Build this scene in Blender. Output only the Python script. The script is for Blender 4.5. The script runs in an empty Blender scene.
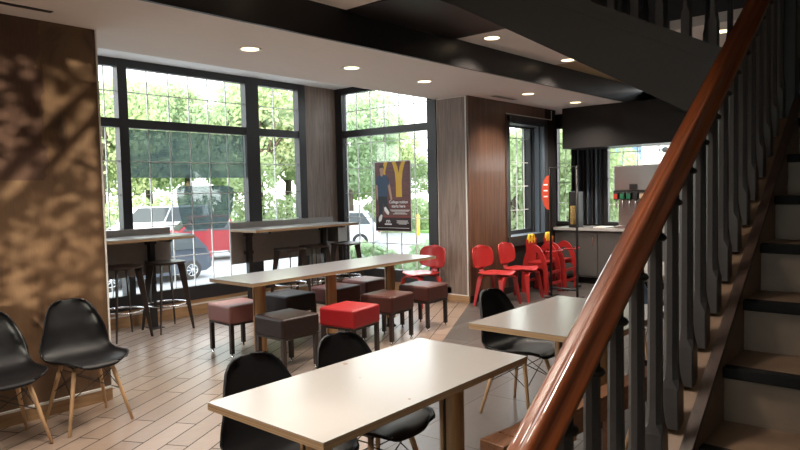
import bpy, bmesh, math, random
from mathutils import Vector, Matrix, Euler
PI = math.pi
rnd = random.Random(7)
S = bpy.context.scene
COL = S.collection

# ------------------------------------------------------------------ camera
F_PX = 639.3; YAW, PITCH, ROLL = 0.70596, 0.0545, -0.02202
fw = Vector((math.cos(PITCH)*math.cos(YAW), math.cos(PITCH)*math.sin(YAW), -math.sin(PITCH)))
r0 = Vector((math.sin(YAW), -math.cos(YAW), 0)); u0 = r0.cross(fw)
rt = r0*math.cos(ROLL) + u0*math.sin(ROLL); up = -r0*math.sin(ROLL) + u0*math.cos(ROLL)
cd = bpy.data.cameras.new('camera'); cam = bpy.data.objects.new('camera', cd); COL.objects.link(cam)
cd.sensor_width = 36; cd.lens = 36*F_PX/800; cd.clip_start = 0.05; cd.clip_end = 400
cam.matrix_world = Matrix(((rt.x, up.x, -fw.x, 0), (rt.y, up.y, -fw.y, 0), (rt.z, up.z, -fw.z, 1.5), (0, 0, 0, 1)))
S.camera = cam

# ------------------------------------------------------------------ light
W = bpy.data.worlds.new('sky'); S.world = W; W.use_nodes = True
wn = W.node_tree.nodes; wl = W.node_tree.links
bg = wn['Background']
tc = wn.new('ShaderNodeTexCoord'); sep = wn.new('ShaderNodeSeparateXYZ'); ramp = wn.new('ShaderNodeValToRGB')
wl.new(tc.outputs['Generated'], sep.inputs[0]); wl.new(sep.outputs['Z'], ramp.inputs[0])
ramp.color_ramp.elements[0].position = 0.0; ramp.color_ramp.elements[0].color = (1.0, 0.985, 0.95, 1)
ramp.color_ramp.elements[1].position = 0.6; ramp.color_ramp.elements[1].color = (0.82, 0.90, 1.0, 1)
r2 = wn.new('ShaderNodeMapRange'); r2.inputs[1].default_value = 0.88; r2.inputs[2].default_value = 0.93; wl.new(sep.outputs['X'], r2.inputs[0])
mx = wn.new('ShaderNodeMix'); mx.data_type = 'RGBA'; wl.new(r2.outputs[0], mx.inputs[0]); wl.new(ramp.outputs[0], mx.inputs[6]); mx.inputs[7].default_value = (0.11, 0.18, 0.25, 1)
wl.new(mx.outputs[2], bg.inputs[0]); bg.inputs[1].default_value = 3.15
sd = bpy.data.lights.new('sun', 'SUN'); sd.energy = 5.5; sd.angle = math.radians(0.3); sd.color = (1.0, 0.90, 0.76)
sun = bpy.data.objects.new('sun', sd); COL.objects.link(sun)
SUN_DIR = Vector((0.66, 0.74, -0.008)).normalized()      # travel direction
sun.rotation_euler = SUN_DIR.to_track_quat('-Z', 'Y').to_euler()
def area(name, loc, direction, sx, sy, power, color=(1, 1, 1), portal=False):
    d = bpy.data.lights.new(name, 'AREA'); d.shape = 'RECTANGLE'; d.size = sx; d.size_y = sy; d.energy = power; d.color = color
    o = bpy.data.objects.new(name, d); COL.objects.link(o); o.location = loc
    o.rotation_euler = Vector(direction).to_track_quat('-Z', 'Y').to_euler()
    if portal: d.cycles.is_portal = True
    return o
area('portal_a', (4.8, 7.25, 1.7), (0, -1, 0), 2.9, 2.7, 1, portal=True)
area('portal_b', (7.05, 6.15, 1.7), (-1, 0, 0), 1.9, 2.7, 1, portal=True)
area('portal_c', (-3.05, -0.05, 1.5), (1, 0, 0), 2.5, 2.2, 1, portal=True)
area('portal_d', (9.98, 3.4, 1.7), (-1, 0, 0), 1.6, 1.6, 1, portal=True)
S.view_settings.view_transform = 'Standard'; S.view_settings.look = 'None'
S.view_settings.exposure = 0.75; S.view_settings.gamma = 1.0
S.cycles.use_denoising = True
S.cycles.max_bounces = 10; S.cycles.diffuse_bounces = 5; S.cycles.glossy_bounces = 4
S.cycles.transparent_max_bounces = 16; S.cycles.sample_clamp_indirect = 6.0

# ------------------------------------------------------------------ materials
class N:
    def __init__(s, name):
        s.m = bpy.data.materials.new(name); s.m.use_nodes = True
        s.t = s.m.node_tree; s.b = s.t.nodes['Principled BSDF']
    def n(s, t, **k):
        x = s.t.nodes.new(t)
        for a, v in k.items():
            if a[0] == '_': x.inputs[int(a[1:])].default_value = v
            else: setattr(x, a, v)
        return x
    def l(s, a, b): s.t.links.new(a, b)
    def co(s, scale=(1, 1, 1), rot=(0, 0, 0), obj=True):
        c = s.n('ShaderNodeTexCoord') if obj else s.n('ShaderNodeNewGeometry')
        mp = s.n('ShaderNodeMapping'); mp.inputs['Scale'].default_value = scale; mp.inputs['Rotation'].default_value = rot
        s.l(c.outputs['Object' if obj else 'Position'], mp.inputs['Vector']); return mp.outputs['Vector']
def mix(n, fac, a, b, mode='MIX'):
    x = n.n('ShaderNodeMix', data_type='RGBA', blend_type=mode)
    for sock, v in ((x.inputs[0], fac), (x.inputs[6], a), (x.inputs[7], b)):
        if hasattr(v, 'is_output') or hasattr(v, 'links'): n.l(v, sock)
        else: sock.default_value = v
    return x.outputs[2]
def c4(c): return (c[0], c[1], c[2], 1)
def plain(name, c, rough=0.5, metal=0.0, var=0.12, scale=12, coat=0.0, bump=0.0, spec=0.5):
    n = N(name); ns = n.n('ShaderNodeTexNoise'); n.l(n.co((scale,)*3), ns.inputs['Vector']); ns.inputs['Detail'].default_value = 4
    col = mix(n, ns.outputs[0], c4([x*(1-var) for x in c]), c4([min(1, x*(1+var)) for x in c]))
    n.l(col, n.b.inputs['Base Color']); n.b.inputs['Roughness'].default_value = rough; n.b.inputs['Metallic'].default_value = metal
    n.b.inputs['Coat Weight'].default_value = coat; n.b.inputs['Coat Roughness'].default_value = 0.08
    n.b.inputs['Specular IOR Level'].default_value = spec
    if bump:
        b = n.n('ShaderNodeBump'); b.inputs['Strength'].default_value = bump; b.inputs['Distance'].default_value = 0.002
        n.l(ns.outputs[0], b.inputs['Height']); n.l(b.outputs[0], n.b.inputs['Normal'])
    return n.m
def wood(name, a, b, scale=(1, 1, 1), rough=0.45, coat=0.0, dist=1.5, rot=(0, 0, 0), world=False, bump=0.1, coat_r=0.08):
    n = N(name); v = n.co(scale, rot, not world)
    w = n.n('ShaderNodeTexNoise'); n.l(v, w.inputs['Vector']); w.inputs['Scale'].default_value = 1.0; w.inputs['Detail'].default_value = 6
    w.inputs['Distortion'].default_value = dist; w.inputs['Roughness'].default_value = 0.65
    r = n.n('ShaderNodeValToRGB'); n.l(w.outputs[0], r.inputs[0])
    r.color_ramp.elements[0].position = 0.32; r.color_ramp.elements[0].color = c4(a)
    r.color_ramp.elements[1].position = 0.68; r.color_ramp.elements[1].color = c4(b)
    n.l(r.outputs[0], n.b.inputs['Base Color']); n.b.inputs['Roughness'].default_value = rough
    n.b.inputs['Coat Weight'].default_value = coat; n.b.inputs['Coat Roughness'].default_value = coat_r
    if coat == 1.0: n.b.inputs['Coat IOR'].default_value = 1.75
    if bump:
        bp = n.n('ShaderNodeBump'); bp.inputs['Strength'].default_value = bump; bp.inputs['Distance'].default_value = 0.002
        n.l(w.outputs[0], bp.inputs['Height']); n.l(bp.outputs[0], n.b.inputs['Normal'])
    return n.m
def emit(name, c, s):
    n = N(name); n.b.inputs['Base Color'].default_value = c4(c); n.b.inputs['Emission Color'].default_value = c4(c); n.b.inputs['Emission Strength'].default_value = s; return n.m
def glass(name, tint=(1, 1, 1), gloss=0.06):
    n = N(name); tr = n.n('ShaderNodeBsdfTransparent'); tr.inputs[0].default_value = c4(tint)
    g = n.n('ShaderNodeBsdfGlossy'); g.inputs['Roughness'].default_value = 0.02
    m = n.n('ShaderNodeMixShader'); m.inputs[0].default_value = gloss
    n.l(tr.outputs[0], m.inputs[1]); n.l(g.outputs[0], m.inputs[2])
    n.l(m.outputs[0], n.t.nodes['Material Output'].inputs[0]); return n.m

def film(name):
    n = N(name); tr = n.n('ShaderNodeBsdfTransparent'); tr.inputs[0].default_value = (0.62, 0.66, 0.66, 1)
    d = n.n('ShaderNodeBsdfTranslucent'); d.inputs[0].default_value = (0.10, 0.13, 0.13, 1)
    m = n.n('ShaderNodeMixShader'); m.inputs[0].default_value = 0.45
    n.l(tr.outputs[0], m.inputs[1]); n.l(d.outputs[0], m.inputs[2]); n.l(m.outputs[0], n.t.nodes['Material Output'].inputs[0]); return n.m
def floor_material():
    n = N('floor_tile')
    # wood-look planks, laid at 27 degrees
    v = n.co((1, 1, 1), (0, 0, -math.radians(27.0)), False)
    br = n.n('ShaderNodeTexBrick'); n.l(v, br.inputs['Vector']); br.offset = 0.37
    br.inputs['Color1'].default_value = (0.29, 0.225, 0.185, 1); br.inputs['Color2'].default_value = (0.21, 0.155, 0.122, 1)
    br.inputs['Mortar'].default_value = (0.03, 0.022, 0.018, 1); br.inputs['Scale'].default_value = 1
    br.inputs['Mortar Size'].default_value = 0.0045; br.inputs['Brick Width'].default_value = 0.92; br.inputs['Row Height'].default_value = 0.152
    v2 = n.co((2.2, 26, 1), (0, 0, -math.radians(27.0)), False)
    ns = n.n('ShaderNodeTexNoise'); n.l(v2, ns.inputs['Vector']); ns.inputs['Detail'].default_value = 5; ns.inputs['Distortion'].default_value = 0.8
    grain = mix(n, ns.outputs[0], (0.6, 0.58, 0.56, 1), (1.35, 1.32, 1.28, 1))
    planks = mix(n, 1.0, br.outputs[0], grain, 'MULTIPLY')
    # grey stone tile
    v3 = n.co((1, 1, 1), (0, 0, -math.radians(4)), False)
    b2 = n.n('ShaderNodeTexBrick'); n.l(v3, b2.inputs['Vector']); b2.offset = 0.5
    b2.inputs['Color1'].default_value = (0.088, 0.078, 0.073, 1); b2.inputs['Color2'].default_value = (0.068, 0.060, 0.056, 1)
    b2.inputs['Mortar'].default_value = (0.07, 0.065, 0.06, 1); b2.inputs['Scale'].default_value = 1
    b2.inputs['Mortar Size'].default_value = 0.004; b2.inputs['Brick Width'].default_value = 0.9; b2.inputs['Row Height'].default_value = 0.45
    n2 = n.n('ShaderNodeTexNoise'); n.l(n.co((5, 5, 1), obj=False), n2.inputs['Vector']); n2.inputs['Detail'].default_value = 5
    g2 = mix(n, n2.outputs[0], (0.75, 0.75, 0.75, 1), (1.2, 1.2, 1.2, 1))
    tiles = mix(n, 1.0, b2.outputs[0], g2, 'MULTIPLY')
    # which side of the seam: -sin27*x + cos27*y < 0.98
    pos = n.n('ShaderNodeNewGeometry'); dt = n.n('ShaderNodeVectorMath', operation='DOT_PRODUCT')
    dt.inputs[1].default_value = (-math.sin(math.radians(27)), math.cos(math.radians(27)), 0); n.l(pos.outputs['Position'], dt.inputs[0])
    ls = n.n('ShaderNodeMath', operation='LESS_THAN'); ls.inputs[1].default_value = 1.065; n.l(dt.outputs['Value'], ls.inputs[0])
    n.l(mix(n, ls.outputs[0], planks, tiles), n.b.inputs['Base Color'])
    fac = mix(n, ls.outputs[0], br.outputs['Fac'], b2.outputs['Fac'])
    rr = n.n('ShaderNodeMapRange'); n.l(fac, rr.inputs[0]); rr.inputs[3].default_value = 0.30; rr.inputs[4].default_value = 0.75; n.l(rr.outputs[0], n.b.inputs['Roughness'])
    bp = n.n('ShaderNodeBump'); bp.invert = True; bp.inputs['Strength'].default_value = 0.4; bp.inputs['Distance'].default_value = 0.003
    n.l(fac, bp.inputs['Height']); n.l(bp.outputs[0], n.b.inputs['Normal'])
    return n.m
def left_wall_material():
    n = N('mottled_veneer')
    v = n.co((1.2, 1, 0.7), obj=False); a = n.n('ShaderNodeTexNoise'); n.l(v, a.inputs['Vector']); a.inputs['Scale'].default_value = 3.0; a.inputs['Detail'].default_value = 6; a.inputs['Distortion'].default_value = 1.2
    r = n.n('ShaderNodeValToRGB'); n.l(a.outputs[0], r.inputs[0])
    e = r.color_ramp.elements; e[0].position = 0.30; e[0].color = (0.040, 0.022, 0.013, 1); e[1].position = 0.7; e[1].color = (0.155, 0.092, 0.050, 1)
    m = e.new(0.43); m.color = (0.115, 0.064, 0.033, 1)
    b = n.n('ShaderNodeTexNoise'); n.l(n.co((40, 1, 3), obj=False), b.inputs['Vector']); b.inputs['Detail'].default_value = 4
    base = mix(n, 1.0, r.outputs[0], mix(n, b.outputs[0], (0.8, 0.8, 0.8, 1), (1.2, 1.2, 1.2, 1)), 'MULTIPLY')
    # darker plum stained field, upper left
    g = n.n('ShaderNodeNewGeometry'); sp = n.n('ShaderNodeSeparateXYZ'); n.l(g.outputs['Position'], sp.inputs[0])
    wob = n.n('ShaderNodeTexNoise'); n.l(n.co((2, 1, 2), obj=False), wob.inputs['Vector'])
    ad = n.n('ShaderNodeMath', operation='MULTIPLY_ADD'); n.l(wob.outputs[0], ad.inputs[0]); ad.inputs[1].default_value = 0.12; n.l(sp.outputs['X'], ad.inputs[2])
    lx = n.n('ShaderNodeMath', operation='LESS_THAN'); n.l(ad.outputs[0], lx.inputs[0]); lx.inputs[1].default_value = 1.83
    gz = n.n('ShaderNodeMath', operation='GREATER_THAN'); n.l(sp.outputs['Z'], gz.inputs[0]); gz.inputs[1].default_value = 1.62
    mu = n.n('ShaderNodeMath', operation='MULTIPLY'); n.l(lx.outputs[0], mu.inputs[0]); n.l(gz.outputs[0], mu.inputs[1])
    m2 = n.n('ShaderNodeMath', operation='MULTIPLY'); n.l(mu.outputs[0], m2.inputs[0]); m2.inputs[1].default_value = 0.8
    dark = mix(n, b.outputs[0], (0.045, 0.022, 0.016, 1), (0.10, 0.052, 0.038, 1))
    n.l(mix(n, m2.outputs[0], base, dark), n.b.inputs['Base Color']); n.b.inputs['Roughness'].default_value = 0.42
    return n.m
def steel():
    n = N('brushed_steel'); ns = n.n('ShaderNodeTexNoise'); n.l(n.co((2, 2, 160)), ns.inputs['Vector'])
    n.l(mix(n, ns.outputs[0], (0.45, 0.44, 0.43, 1), (0.72, 0.71, 0.70, 1)), n.b.inputs['Base Color'])
    n.b.inputs['Metallic'].default_value = 1; n.b.inputs['Roughness'].default_value = 0.32; return n.m
def leaf_mat(name, a, b):
    n = N(name); ns = n.n('ShaderNodeTexNoise'); n.l(n.co((0.7,)*3), ns.inputs['Vector']); ns.inputs['Detail'].default_value = 3
    c = mix(n, ns.outputs[0], c4(a), c4(b)); d = n.n('ShaderNodeBsdfDiffuse'); t = n.n('ShaderNodeBsdfTranslucent')
    n.l(c, d.inputs[0]); n.l(c, t.inputs[0]); m = n.n('ShaderNodeMixShader'); m.inputs[0].default_value = 0.5
    n.l(d.outputs[0], m.inputs[1]); n.l(t.outputs[0], m.inputs[2]); n.l(m.outputs[0], n.t.nodes['Material Output'].inputs[0]); return n.m

M = dict(
 floor=floor_material(), leftwall=left_wall_material(), steel=steel(),
 ceil=plain('ceiling_paint', (0.74, 0.70, 0.66), 0.85, var=0.03, scale=3),
 covewhite=plain('cove_white_paint', (0.93, 0.93, 0.92), 0.8, var=0.02),
 tanceil=plain('tan_wall_lit_ceiling', (0.42, 0.32, 0.19), 0.8, var=0.05),
 beam=plain('dark_bulkhead_paint', (0.018, 0.016, 0.016), 0.36, var=0.1, scale=4, spec=0.35),
 stairgrey=plain('charcoal_stair_paint', (0.050, 0.047, 0.045), 0.5, var=0.1, scale=5),
 uppergrey=plain('upper_wall_paint', (0.045, 0.045, 0.05), 0.8, var=0.05),
 frame=plain('dark_window_metal', (0.028, 0.028, 0.032), 0.4, var=0.1),
 slate=plain('slate_blue_jamb', (0.11, 0.145, 0.185), 0.45, var=0.1),
 muntin=plain('pale_muntin', (0.85, 0.86, 0.84), 0.5, var=0.05),
 glass=glass('window_glass', (0.97, 0.99, 0.98), 0.05),
 film=film('grey_window_film'),
 white=plain('white_trim', (0.72, 0.70, 0.66), 0.5, var=0.04),
 greywood=wood('grey_wood', (0.145, 0.105, 0.088), (0.30, 0.235, 0.20), (22, 22, 1.2), 0.6, world=True),
 brownwood=wood('brown_wood_panel', (0.055, 0.027, 0.018), (0.165, 0.078, 0.046), (16, 16, 0.8), 0.35, coat=0.15, world=True),
 basewood=wood('base_wood', (0.30, 0.17, 0.085), (0.46, 0.29, 0.15), (2, 2, 18), 0.45, world=True),
 ply=wood('ply_edge', (0.22, 0.125, 0.058), (0.52, 0.36, 0.21), (0.6, 0.6, 210), 0.55, dist=0.2, world=True),
 postwood=wood('maple_post', (0.32, 0.155, 0.06), (0.52, 0.29, 0.125), (14, 14, 1.0), 0.35, coat=0.3, world=True),
 laminate=plain('laminate_top', (0.38, 0.365, 0.35), 0.2, var=0.03, scale=20),
 laminate_g=plain('grey_laminate_top', (0.17, 0.168, 0.175), 0.30, var=0.04, coat=0.3, scale=20),
 black=plain('black_plastic', (0.007, 0.007, 0.008), 0.42, var=0.1, scale=60, bump=0.15, spec=0.28),
 blue=plain('pale_blue_plastic', (0.16, 0.24, 0.36), 0.4),
 dowel=wood('dowel_wood', (0.50, 0.31, 0.16), (0.70, 0.47, 0.27), (30, 30, 2), 0.5),
 bmetal=plain('black_metal', (0.018, 0.017, 0.018), 0.42, var=0.1),
 brownmetal=plain('dark_brown_metal', (0.030, 0.020, 0.017), 0.4, var=0.1),
 chrome=plain('chrome', (0.75, 0.75, 0.76), 0.18, metal=1, var=0.03),
 countgrey=plain('grey_counter_panel', (0.27, 0.25, 0.24), 0.45, var=0.12, scale=6),
 cabgrey=plain('cabinet_grey', (0.085, 0.077, 0.073), 0.5, var=0.12, scale=6),
 counttop=plain('counter_top_grey', (0.40, 0.385, 0.37), 0.22, var=0.05),
 red=plain('red_lacquer', (0.34, 0.020, 0.019), 0.33, var=0.1, scale=5, coat=0.2),
 redv=plain('red_vinyl', (0.30, 0.012, 0.016), 0.38, bump=0.2, scale=90, var=0.08),
 pinkv=plain('dusty_rose_vinyl', (0.27, 0.115, 0.105), 0.40, bump=0.2, scale=90, var=0.08),
 darkv=plain('espresso_vinyl', (0.022, 0.013, 0.012), 0.38, bump=0.2, scale=90, var=0.08, spec=0.3),
 blackv=plain('black_vinyl', (0.018, 0.014, 0.016), 0.36, bump=0.2, scale=90, var=0.08, spec=0.3),
 brownv=plain('brown_vinyl', (0.065, 0.022, 0.017), 0.40, bump=0.2, scale=90, var=0.08, spec=0.3),
 maroonv=plain('maroon_vinyl', (0.085, 0.030, 0.028), 0.40, bump=0.2, scale=90, var=0.08, spec=0.3),
 varnish=wood('varnished_mahogany', (0.075, 0.014, 0.003), (0.27, 0.062, 0.010), (1.5, 60, 60), 0.35, coat=1.0, dist=0.4, bump=0.0, coat_r=0.03),
 bench=wood('brown_bench_wood', (0.10, 0.042, 0.020), (0.20, 0.088, 0.042), (2, 22, 22), 0.5),
 baluster=plain('dark_grey_iron_paint', (0.055, 0.052, 0.053), 0.42, var=0.12, scale=14),
 tread=plain('tan_stair_tile', (0.16, 0.10, 0.062), 0.5, var=0.22, scale=5),
 riser=plain('taupe_riser_tile', (0.135, 0.090, 0.058), 0.5, var=0.25, scale=3),
 nosing=plain('black_rubber_nosing', (0.008, 0.008, 0.008), 0.85, spec=0.15),
 skirtwood=wood('dark_stringer_wood', (0.022, 0.012, 0.009), (0.055, 0.030, 0.020), (2, 20, 20), 0.45),
 yellow=plain('yellow', (0.85, 0.50, 0.03), 0.45, var=0.04),
 brass=plain('polished_brass', (0.75, 0.42, 0.16), 0.2, metal=1),
 asphalt=plain('pale_asphalt', (0.34, 0.335, 0.34), 0.9, var=0.08, scale=0.5),
 grass=plain('grass', (0.20, 0.34, 0.10), 0.95, var=0.3, scale=1.5),
 extwhite=plain('white_stucco', (0.80, 0.79, 0.76), 0.9, var=0.04),
 roofgrey=plain('roof_grey', (0.25, 0.25, 0.27), 0.9),
 leafA=leaf_mat('leaf_light', (0.36, 0.46, 0.24), (0.64, 0.72, 0.46)),
 leafB=leaf_mat('leaf_mid', (0.28, 0.40, 0.23), (0.54, 0.64, 0.42)),
 leafC=leaf_mat('leaf_dark', (0.14, 0.23, 0.16), (0.34, 0.45, 0.32)),
 bark=wood('bark', (0.06, 0.045, 0.035), (0.16, 0.12, 0.09), (8, 8, 1), 0.9),
 carnavy=plain('navy_car_paint', (0.035, 0.045, 0.065), 0.5),
 carred=plain('red_car_paint', (0.30, 0.02, 0.028), 0.5),
 carwhite=plain('white_car_paint', (0.6, 0.61, 0.63), 0.5),
 carglass=plain('dark_car_glass', (0.03, 0.04, 0.045), 0.3),
 tyre=plain('tyre_rubber', (0.02, 0.02, 0.02), 0.8),
 plasterdark=plain('dark_panel', (0.018, 0.014, 0.013), 0.65, spec=0.25),
 posterbg=wood('poster_maroon', (0.10, 0.022, 0.024), (0.21, 0.06, 0.05), (2, 2, 30), 0.4),
 posterblack=plain('poster_black', (0.03, 0.010, 0.012), 0.4),
 pborder=plain('poster_border', (0.75, 0.78, 0.82), 0.5),
 navycloth=plain('printed_navy', (0.035, 0.075, 0.15), 0.5),
 darkcloth=plain('printed_dark', (0.015, 0.02, 0.035), 0.5),
 skin=plain('printed_skin', (0.55, 0.32, 0.22), 0.5),
 printwhite=plain('printed_white', (0.92, 0.92, 0.92), 0.5),
 lamp=emit('lamp_warm', (1.0, 0.80, 0.50), 2.0),
 green=plain('tag_green', (0.02, 0.16, 0.08), 0.4), tagred=plain('tag_red', (0.55, 0.05, 0.03), 0.4), tagcream=plain('tag_cream', (0.6, 0.45, 0.32), 0.4),
 redsign=plain('red_sign', (0.55, 0.07, 0.03), 0.4),
)

# ------------------------------------------------------------------ mesh helpers
class MB:
    def __init__(s): s.bm = bmesh.new(); s.mats = []
    def mi(s, m):
        if m not in s.mats: s.mats.append(m)
        return s.mats.index(m)
    def poly(s, vs, fs, m=None, mat=None, smooth=False):
        i = s.mi(m); bv = [s.bm.verts.new((mat @ Vector(v)) if mat else v) for v in vs]
        for f in fs:
            try:
                fc = s.bm.faces.new([bv[k] for k in f]); fc.material_index = i; fc.smooth = smooth
            except ValueError: pass
        return bv
    def box(s, a, b, m=None, mat=None, bev=0.0):
        x0, y0, z0 = a; x1, y1, z1 = b
        vs = [(x, y, z) for x in (x0, x1) for y in (y0, y1) for z in (z0, z1)]
        fs = [(0, 1, 3, 2), (4, 6, 7, 5), (0, 4, 5, 1), (2, 3, 7, 6), (0, 2, 6, 4), (1, 5, 7, 3)]
        bv = s.poly(vs, fs, m, mat)
        if bev:
            es = list({e for v in bv for e in v.link_edges})
            bmesh.ops.bevel(s.bm, geom=es, offset=bev, segments=3, profile=0.5, affect='EDGES')
        return s
    def prism(s, pts, h0, h1, m=None, mat=None, smooth=False):
        "pts in local xy, extruded along local z"
        n = len(pts); vs = [(p[0], p[1], h0) for p in pts] + [(p[0], p[1], h1) for p in pts]
        fs = [tuple(range(n))[::-1], tuple(range(n, 2*n))] + [(i, (i+1) % n, n+(i+1) % n, n+i) for i in range(n)]
        s.poly(vs, fs, m, mat, smooth); return s
    def tube(s, pts, r, m=None, seg=8, closed=False, mat=None, flat=None):
        "swept ring; r number or list; flat=(a,b) squashes"
        P = [Vector(p) for p in pts]; n = len(P); rs = r if isinstance(r, (list, tuple)) else [r]*n
        i0 = s.mi(m); rings = []; ref = None
        for i, p in enumerate(P):
            if closed: t = (P[(i+1) % n]-P[i-1]).normalized()
            else: t = (P[min(i+1, n-1)]-P[max(i-1, 0)]).normalized()
            if ref is None: ref = Vector((0, 0, 1)) if abs(t.z) < 0.9 else Vector((1, 0, 0))
            a = (ref - t*ref.dot(t)).normalized(); ref = a; b = t.cross(a)
            ring = []
            for k in range(seg):
                an = 2*PI*k/seg; q = p + (a*math.cos(an) + b*math.sin(an))*rs[i]
                ring.append(s.bm.verts.new((mat @ q) if mat else q))
            rings.append(ring)
        m2 = n if closed else n-1
        for i in range(m2):
            A, B = rings[i], rings[(i+1) % n]
            for k in range(seg):
                f = s.bm.faces.new((A[k], A[(k+1) % seg], B[(k+1) % seg], B[k])); f.smooth = True; f.material_index = i0
        if not closed:
            for R in (rings[0][::-1], rings[-1]):
                f = s.bm.faces.new(R); f.material_index = i0
        return s
    def lathe(s, prof, c, m=None, seg=20, a0=0, a1=2*PI, mat=None, smooth=True):
        full = abs(a1-a0-2*PI) < 1e-6; i0 = s.mi(m); cols = []
        for k in range(seg if full else seg+1):
            an = a0 + (a1-a0)*k/seg; col = []
            for (r, z) in prof:
                q = Vector((c[0]+r*math.cos(an), c[1]+r*math.sin(an), c[2]+z)); col.append(s.bm.verts.new((mat @ q) if mat else q))
            cols.append(col)
        for k in range(seg):
            A = cols[k]; B = cols[(k+1) % len(cols)]
            for j in range(len(prof)-1):
                f = s.bm.faces.new((A[j], B[j], B[j+1], A[j+1])); f.smooth = smooth; f.material_index = i0
        return s
    def loft(s, sections, m=None, cap=True, smooth=False, mat=None):
        i0 = s.mi(m); R = [[s.bm.verts.new((mat @ Vector(p)) if mat else p) for p in sec] for sec in sections]; n = len(R[0])
        for i in range(len(R)-1):
            for k in range(n):
                f = s.bm.faces.new((R[i][k], R[i][(k+1) % n], R[i+1][(k+1) % n], R[i+1][k])); f.material_index = i0; f.smooth = smooth
        if cap:
            for r in (R[0][::-1], R[-1]):
                f = s.bm.faces.new(r); f.material_index = i0
        return s
    def mesh(s, name, merge=False):
        if merge: bmesh.ops.remove_doubles(s.bm, verts=s.bm.verts, dist=1e-5)
        bmesh.ops.recalc_face_normals(s.bm, faces=s.bm.faces)
        me = bpy.data.meshes.new(name); s.bm.to_mesh(me); s.bm.free()
        for k in s.mats: me.materials.append(k if not isinstance(k, str) else M[k])
        return me
    def build(s, name, parent=None, label=None, cat=None, group=None, kind=None, merge=False, loc=None, rz=None):
        o = bpy.data.objects.new(name, s.mesh(name, merge)); COL.objects.link(o)
        if parent: o.parent = parent
        if loc is not None: o.location = loc
        if rz is not None: o.rotation_euler.z = rz
        return tag(o, label, cat, group, kind)
def tag(o, label=None, cat=None, group=None, kind=None):
    if label: o['label'] = label
    if cat: o['category'] = cat
    if group: o['group'] = group
    if kind: o['kind'] = kind
    return o
def empty(name, loc=(0, 0, 0), rz=0, **k):
    o = bpy.data.objects.new(name, None); o.empty_display_size = 0.1; COL.objects.link(o); o.location = loc; o.rotation_euler = (0, 0, rz)
    return tag(o, **k)
def dup(root, loc, rz=None, label=None, group=None, scale=None):
    r = root.copy(); COL.objects.link(r); r.location = loc
    if rz is not None: r.rotation_euler.z = rz
    if label: r['label'] = label
    if group: r['group'] = group
    if scale: r.scale = scale
    for ch in list(root.children):
        c = ch.copy(); COL.objects.link(c); c.parent = r
        for g in list(ch.children):
            d = g.copy(); COL.objects.link(d); d.parent = c
    return r
def recolor(root, frm, to):
    for o in [root] + list(root.children_recursive):
        if o.type == 'MESH' and any(m == M[frm] for m in o.data.materials):
            o.data = o.data.copy()
            for i, m in enumerate(o.data.materials):
                if m == M[frm]: o.data.materials[i] = M[to]
def struct(mb, name): return mb.build(name, kind='structure')
def bx(a, b, m, bev=0): return MB().box(a, b, m, bev=bev)
XY_TO_XZ = Matrix(((1, 0, 0, 0), (0, 0, -1, 0), (0, 1, 0, 0), (0, 0, 0, 1)))     # local (x,y,h)->(x,-h,y)
XY_TO_YZ = Matrix(((0, 0, 1, 0), (1, 0, 0, 0), (0, 1, 0, 0), (0, 0, 0, 1)))     # local (x,y,h)->(h,x,y)

# ------------------------------------------------------------------ room shell
struct(bx((-3, -3, -0.12), (9.95, 7.12, 0), 'floor'), 'floor')
# lowered white soffit: near edge is slightly skewed
def sof_y(x): return 3.85 - 0.0315*x
mb = MB().prism([(-3, sof_y(-3)), (9.95, sof_y(9.95)), (9.95, 5.22), (-3, 5.22)], 2.70, 3.05, 'ceil'); struct(mb, 'ceiling')
mb = MB().prism([(-3, sof_y(-3)-0.03), (9.95, sof_y(9.95)-0.03), (9.95, sof_y(9.95)), (-3, sof_y(-3))], 2.698, 3.05, 'beam'); struct(mb, 'ceiling_beam')
struct(bx((-3, 5.22, 3.05), (7.0, 7.3, 3.15), 'covewhite'), 'ceiling_cove')
struct(bx((3.73, 2.97, 2.945), (5.14, 3.9, 2.96), 'beam'), 'ceiling_crossbeam')
# main ceiling at 2.92 with a stairwell opening x 3..6.4, y -0.7..2.97
mb = MB()
mb.box((-3, -3, 2.96), (3.0, 3.95, 3.05), 'ceil'); mb.box((3.0, 2.97, 2.96), (7.15, 3.95, 3.05), 'ceil')
mb.box((6.4, -3, 2.96), (9.95, 2.97, 3.05), 'ceil'); mb.box((3.0, -3, 2.96), (6.4, -0.7, 3.05), 'ceil')
mb.box((7.15, 2.97, 2.96), (9.95, 3.95, 3.05), 'tanceil')  # far ceiling lies in warm light, put in here as tan colour
struct(mb, 'ceiling_upper')
# stairwell shaft and upper storey
mb = MB(); mb.box((6.4, -0.7, 3.05), (6.5, 2.97, 5.5), 'uppergrey'); mb.box((3.0, 2.97, 3.05), (6.4, 3.07, 5.5), 'uppergrey')
mb.box((3.0, -0.8, 3.05), (6.4, -0.7, 5.5), 'uppergrey'); mb.box((2.9, -0.8, 3.05), (3.0, 3.07, 5.5), 'uppergrey'); mb.box((2.9, -0.8, 5.5), (6.5, 3.07, 5.6), 'uppergrey')
struct(mb, 'wall_stairwell')

# left partition
mb = MB(); mb.box((-3, 4.68, 0.10), (2.15, 4.84, 2.70), 'leftwall'); struct(mb, 'wall_left')
mb = MB(); mb.box((-3, 4.665, 0.0), (2.152, 4.855, 0.088), 'basewood'); mb.box((-3, 4.66, 0.088), (2.155, 4.86, 0.103), 'white'); struct(mb, 'baseboard_left')
struct(bx((2.148, 4.672, 0.10), (2.160, 4.848, 2.70), 'white'), 'trim_1')

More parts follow.
